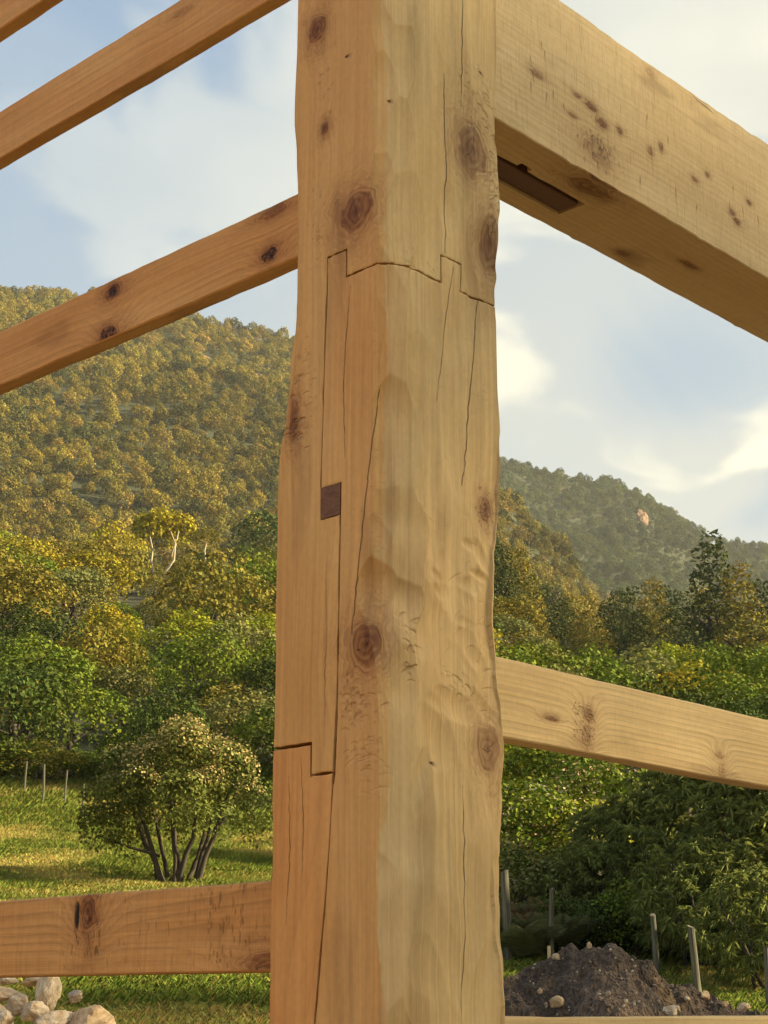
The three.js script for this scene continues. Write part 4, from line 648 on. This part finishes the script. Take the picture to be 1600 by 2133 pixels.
  const clay = new THREE.MeshStandardMaterial({ color: lin(0.62, 0.27, 0.16), roughness: 0.95 });
  [[1.22, -16.95, 0.10, 0.085, 'pinkish broken clay lump beside the post at the mound foot'], [1.32, -16.9, 0.08, 0.045, 'smaller pink clay lump touching the larger one']].forEach(([x, z, a, b, label], i) => { const m = mesh('clay_lump', ROCKS[5 + i], clay); m.position.set(x, moundH(x, z).y + b * 0.5, z); m.scale.set(a, b, a); tag(m, label, 'clay lump', 'pink clay lumps'); });
}

// ------------------------------------------------------------------ fence posts
{
  const S = 128, w = new Wood(S, 256, 0.3, 1.5); w.fill((x, y, o) => { const a = n2(x * 180, y * 5) * 0.5 + fbm(x * 20, y * 2, 3); o[0] = 0.35 * (1 + a * 0.4); o[1] = 0.335 * (1 + a * 0.4); o[2] = 0.275 * (1 + a * 0.42); o[3] = a * 0.002; });
  const mat = w.material(0.008, 0.95);
  const stick = (seed, h, rad) => { const r = RNG(seed), g = new THREE.CylinderGeometry(rad * 0.86, rad, h, 12, 14), p = g.attributes.position; for (let i = 0; i < p.count; i++) { const y = p.getY(i), x = p.getX(i), z = p.getZ(i), a = Math.atan2(z, x), k = 1 + 0.13 * n2(Math.cos(a) * 1.5 + seed, y * 2.3 + Math.sin(a)); p.setXYZ(i, x * k + 0.02 * n2(y * 1.3, seed), y + (y > h * 0.49 ? 0.02 * Math.sin(a + seed) : 0), z * k); } g.translate(0, h / 2, 0); g.computeVertexNormals(); return g; };
  const list = [[1.67, -22.94, 3.44, 0.075, 0.02, 'thick grey fence post half hidden behind the timber post'], [2.25, -22.89, 3.2, 0.042, -0.02, 'slender pale fence post rising behind the mound’s left side'], [3.46, -21.73, 2.8, 0.05, 0.0, 'leaning mossy fence post under the dark shrubs, behind the mound'], [3.63, -19.67, 2.56, 0.055, 0.05, 'pointed grey fence post right of the mound peak'], [4.17, -18.54, 2.28, 0.045, 0.0, 'fence post cut by the right edge of the frame'],
    [-8.86, -43.1, 7.75, 0.04, 0.0, 'second fence post from the left along the grass edge'], [-8.28, -43.2, 7.6, 0.036, 0.02, 'third fence post from the left along the grass edge'], [-7.5, -41.3, 7.0, 0.036, -0.02, 'fence post nearest the round bush along the grass edge'], [-9.75, -45, 8.1, 0.04, 0.0, 'leftmost fence post along the grass edge']];
  list.forEach(([x, z, top, rad, lean, label], i) => { const y = groundH(x, z) - 0.25, m = mesh('fence_post', stick(i + 1, top - y, rad * 0.82), mat); m.position.set(x, y, z); m.rotation.z = lean; tag(m, label, 'fence post', i < 5 ? 'fence behind the mound' : 'fence along the grass'); });
}

// ------------------------------------------------------------------ the round bush on the grass
{
  const r = RNG(321), x = -3.65, z = -29.8, y = groundH(x, z), t = tag(group('round_bush', x, y, z), 'round many-stemmed bush with golden leaf tips standing on the grass', 'bush'), lobes = [];
  for (let i = 0; i < 62; i++) { const d = rdir(r); d.y = Math.abs(d.y) * 1.5 - 0.72; lobes.push([d.x * 1.5 * (0.72 + r() * 0.3), 1.68 + d.y * 1.2 * (0.72 + r() * 0.3), d.z * 1.3 * (0.72 + r() * 0.3), 0.16 + r() * 0.34]); }
  lobes.push([0, 1.8, 0, 0.8]);
  const c1 = crown(322, lobes, 20000, 0.072, { aspect: 0.36, under: 0.6 }); mesh('crown', c1, LEAF(0.125, 0.14, 0.026, 0.22), t);
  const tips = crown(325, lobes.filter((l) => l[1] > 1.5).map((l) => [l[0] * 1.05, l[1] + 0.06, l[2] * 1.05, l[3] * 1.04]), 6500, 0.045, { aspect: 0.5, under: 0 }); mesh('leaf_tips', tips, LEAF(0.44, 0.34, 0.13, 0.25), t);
  const stems = []; for (let i = 0; i < 11; i++) { const a = i / 11 * 6.28, q = 0.12 + r() * 0.2, e = 0.5 + r() * 0.55; stems.push(limb(wiggly(r, V(Math.cos(a) * q, -0.2, Math.sin(a) * q), V(Math.cos(a) * e * 1.25, 1.35 + r() * 0.4, Math.sin(a) * e), 5, 0.06), 0.045 + r() * 0.02, 0.022, 6)); }
  stems.push(limb(wiggly(r, V(-0.3, 0.5, 0.2), V(-1.4, 0.85, 0.3), 4, 0.05), 0.03, 0.012)); stems.forEach((g) => mesh('stem', g, BARK, t));
}
// ------------------------------------------------------------------ long-leaved shrubs, ferns and dry-flowered bushes at the field edge
{
  const r = RNG(600);
  const rosettes = (seed, n, shape) => { const q = RNG(seed), S = leafSet(); for (let i = 0; i < n; i++) { const d = rdir(q); d.y = d.y < -0.8 ? -d.y : d.y; const k = 0.62 + 0.4 * Math.pow(q(), 0.5), bump = 1 + 0.16 * n3(d.x * 2.6 + seed, d.y * 2.6, d.z * 2.6), p = V(d.x * shape[0] * k * bump, shape[1] * (1 + d.y * k * bump * 0.95), d.z * shape[2] * k * bump), m = 13 + (q() * 7 | 0), tone = 0.7 + q() * 0.6, ax = d.clone().add(V(0, 0.7, 0)).normalize(); for (let j = 0; j < m; j++) { const t = rdir(q).addScaledVector(ax, 0.55).normalize(), nn = V(0, 1, 0).addScaledVector(ax, 0.4); nn.addScaledVector(t, -nn.dot(t)).normalize(); const l = 0.12 + q() * 0.10, kk = tone * (0.85 + q() * 0.3); leaf(S, p, nn, t, l, l * 0.085, [kk, kk, kk * 0.9], 0.35); } } return geoFrom(S.pos, S.idx, { color: S.col }); };
  const GA = rosettes(601, 560, [1.85, 1.45, 1.5]), GB = rosettes(602, 480, [1.5, 1.2, 1.3]);
  const WL = LEAF(0.25, 0.28, 0.085, 0.35), stemsG = mergeGeometries([0, 1, 2, 3, 4, 5, 6].map((i) => limb(wiggly(r, V(Math.cos(i) * 0.15, -0.2, Math.sin(i) * 0.15), V(Math.cos(i * 1.7) * 1.0, 1.9, Math.sin(i * 1.7) * 0.9), 5, 0.1), 0.05, 0.015, 5)));
  const put = (az, d, g, s, turn, label) => { const [x, z] = polar(az, d), t = tag(group('long_leaved_shrub', x, groundH(x, z), z, turn), label, 'shrub', 'long-leaved shrubs behind the mound'); const c = mesh('crown', g, WL, t); c.scale.setScalar(s); const st = mesh('trunk', stemsG, BARK, t); st.scale.setScalar(s); };
  put(11.2, 26.2, GA, 1.0, 0.3, 'largest long-leaved shrub under the right rail at the frame edge'); put(13.4, 24.6, GA, 0.95, 2.1, 'long-leaved shrub at the right edge of the frame'); put(8.7, 26.8, GB, 0.92, 1.2, 'long-leaved shrub between the tall shrub and the pale-flowered bush'); put(10.6, 23.4, GB, 0.72, 4.0, 'low dark long-leaved shrub around the leaning fence posts'); put(12.6, 21.4, GB, 0.62, 5.0, 'lowest long-leaved shrub beside the right fence post'); put(15.5, 25.5, GA, 1.1, 0.9, 'long-leaved shrub beyond the right edge of the frame'); put(7.0, 25.5, GB, 0.66, 2.6, 'low long-leaved shrub behind the slender fence post');
  // leafy bushes with pale dry flower heads
  const fl = LEAF(0.42, 0.30, 0.19, 0.2);
  const edge = [[4.6, 29, 1.5, 'green', 0.9, 'pale-flowered bush next to the timber post under the right rail'], [6.1, 29.5, 1.4, 'lime', 0.85, 'bright green bush with pale flowers below the right rail'], [7.4, 30.5, 1.5, 'green', 1.0, 'green bush under the middle of the right rail'], [5.0, 25.9, 1.05, 'sage', 0.85, 'grey-green low bush beside the slender fence post'], [3.9, 26.5, 1.0, 'green', 0.8, 'small green bush tucked against the timber post']];
  edge.forEach(([az, d, rad, hue, ry, label], i) => { const [x, z] = polar(az, d), t = tree('edge_bush', 'fine', i, hue, x, z, rad, ry, 0.2, i * 2.1, label, 'bush', 'bushes at the field edge'); if (i < 3) { const f = mesh('flower_heads', crown(650 + i, lobesRound(200 + i, 15 + i * 2, 0.78).map((l) => [l[0], l[1], l[2], l[3] * 1.05]), 700, 0.032, { aspect: 0.6, under: 0.1 }), fl, t); f.scale.set(rad, rad * ry, rad); f.position.y = 0.72 * rad * ry + 0.2; } });
  // ferns
  const fern = (seed) => { const q = RNG(seed), S = leafSet(); for (let k = 0; k < 16; k++) { const a = k / 16 * 6.28 + q(), L0 = 0.55 + q() * 0.35; let p = V(0, 0.05, 0), dir = V(Math.cos(a) * 0.28, 1, Math.sin(a) * 0.28).normalize(); const n = 18; for (let j = 0; j < n; j++) { dir.add(V(Math.cos(a) * 0.045, -0.035, Math.sin(a) * 0.045)).normalize(); p = p.clone().addScaledVector(dir, L0 / n); if (j < 3) continue; const side = V(-Math.sin(a), 0, Math.cos(a)), l = 0.20 * Math.sin(Math.PI * clamp(0.12 + 0.88 * (j / n))) + 0.015, nn = V(-dir.x * dir.y, 1, -dir.z * dir.y).normalize(), tn = 0.8 + q() * 0.4; for (const s of [-1, 1]) leaf(S, p, nn, side.clone().multiplyScalar(s).addScaledVector(dir, 0.35).normalize(), l, l * 0.11, [tn, tn, tn], 0.15); } } return geoFrom(S.pos, S.idx, { color: S.col }); };
  const FG = [fern(701), fern(702)], FM = LEAF(0.20, 0.21, 0.10, 0.3), FD = LEAF(0.30, 0.22, 0.12, 0.25);
  const ferns = [[4.3, 23.6, 1.1, 0, 'grey-green fern nearest the timber post'], [4.75, 23.9, 1.2, 1, 'brownish fern between the two left fence posts'], [5.3, 23.6, 1.1, 0, 'fern just left of the slender fence post'], [4.6, 23.0, 0.95, 0, 'low fern in front of the brownish fern'], [6.0, 23.7, 1.1, 0, 'fern right of the slender fence post'], [4.15, 24.5, 1.25, 1, 'faded fern behind the thick grey fence post'], [5.05, 23.1, 0.9, 0, 'lowest fern before the slender fence post'], [5.0, 24.6, 1.3, 0, 'tall fern behind the brownish one'], [5.6, 24.6, 1.3, 1, 'rusty fern behind the slender fence post']];
  ferns.forEach(([az, d, s, k, label], i) => { const [x, z] = polar(az, d), t = tag(group('fern', x, groundH(x, z) - 0.03, z, i), label, 'fern', 'ferns along the fence'); const c = mesh('fronds', FG[i % 2], k ? FD : FM, t); c.scale.setScalar(s); });
}
// ------------------------------------------------------------------ trees added outside the view at right to shade the timbers and mound
{
  const spots = [[80, 18.5, 4.9, 14], [93, 19, 4.9, 14.2], [54, 24, 4.0, 12], [86, 13.5, 2.9, 7.9], [77, 14, 2.8, 8.2]];
  spots.forEach(([a, d, rad, h], i) => { const [x, z] = polar(a, d); tree('added_shade_tree', i < 2 ? 'loose' : 'round', i, 'green', x, z, rad, (h * 0.8) / rad / 1.5, h * 0.16, i * 1.3, (i > 2 ? 'young leafy tree' : 'tall leafy tree') + ' added right of the building outside the view to filter the sun', 'tree', i > 2 ? 'added young shade trees right of the building' : 'added tall shade trees right of the building'); });
}

// ------------------------------------------------------------------ grass
{
  const S = leafSet(), q = RNG(31); for (let i = 0; i < 13; i++) { const a = q() * 6.28, l = 0.05 + q() * 0.085, p = V((q() - 0.5) * 0.2, -0.01, (q() - 0.5) * 0.2), t = V(Math.cos(a) * 0.55, 1, Math.sin(a) * 0.55).normalize(), nn = V(-Math.sin(a), 0, Math.cos(a)); leaf(S, p, nn, t, l, 0.005, [0.8 + q() * 0.4, 0.8 + q() * 0.4, 0.8], 0.3); }
  const geo = geoFrom(S.pos, S.idx, { color: S.col }), mat = LEAF(1, 1, 1, 0.3), list = [], r = RNG(32);
  for (let i = 0; i < 100000; i++) { const az = -17 + r() * 18, d = Math.sqrt(lerp(10.5 * 10.5, 49 * 49, r())); const [x, z] = polar(az, d); list.push([x, z, d]); }
  for (let i = 0; i < 9000; i++) { const az = 1 + r() * 16, d = Math.sqrt(lerp(12 * 12, 27 * 27, r())); const [x, z] = polar(az, d); if (moundH(x, z).top > groundH(x, z)) continue; list.push([x, z, d]); }
  const im = new THREE.InstancedMesh(geo, mat, list.length), m = new THREE.Matrix4(), qq = new THREE.Quaternion(), up = V(0, 1, 0);
  list.forEach(([x, z, d], k) => { const a = fbm(x * 0.45 + 3, z * 0.45, 4), s = (0.75 + r() * 0.7) * (1 + sst(38, 47, d) * 1.3) * (a > 0.12 ? 1.25 : 1), dry = sst(-0.12, 0.22, -a + (r() - 0.5) * 0.3); m.compose(V(x, groundH(x, z), z), qq.setFromAxisAngle(up, r() * 6.28), V(s, s * (0.7 + r() * 0.6), s)); im.setMatrixAt(k, m); im.setColorAt(k, lin(lerp(0.24, 0.50, dry), lerp(0.275, 0.42, dry), lerp(0.06, 0.15, dry))); });
  im.name = 'grass'; im.castShadow = im.receiveShadow = true; tag(im, 'patchy green and straw-coloured pasture grass', 'grass', null, 'stuff'); scene.add(im);
}

renderer.render(scene, camera);
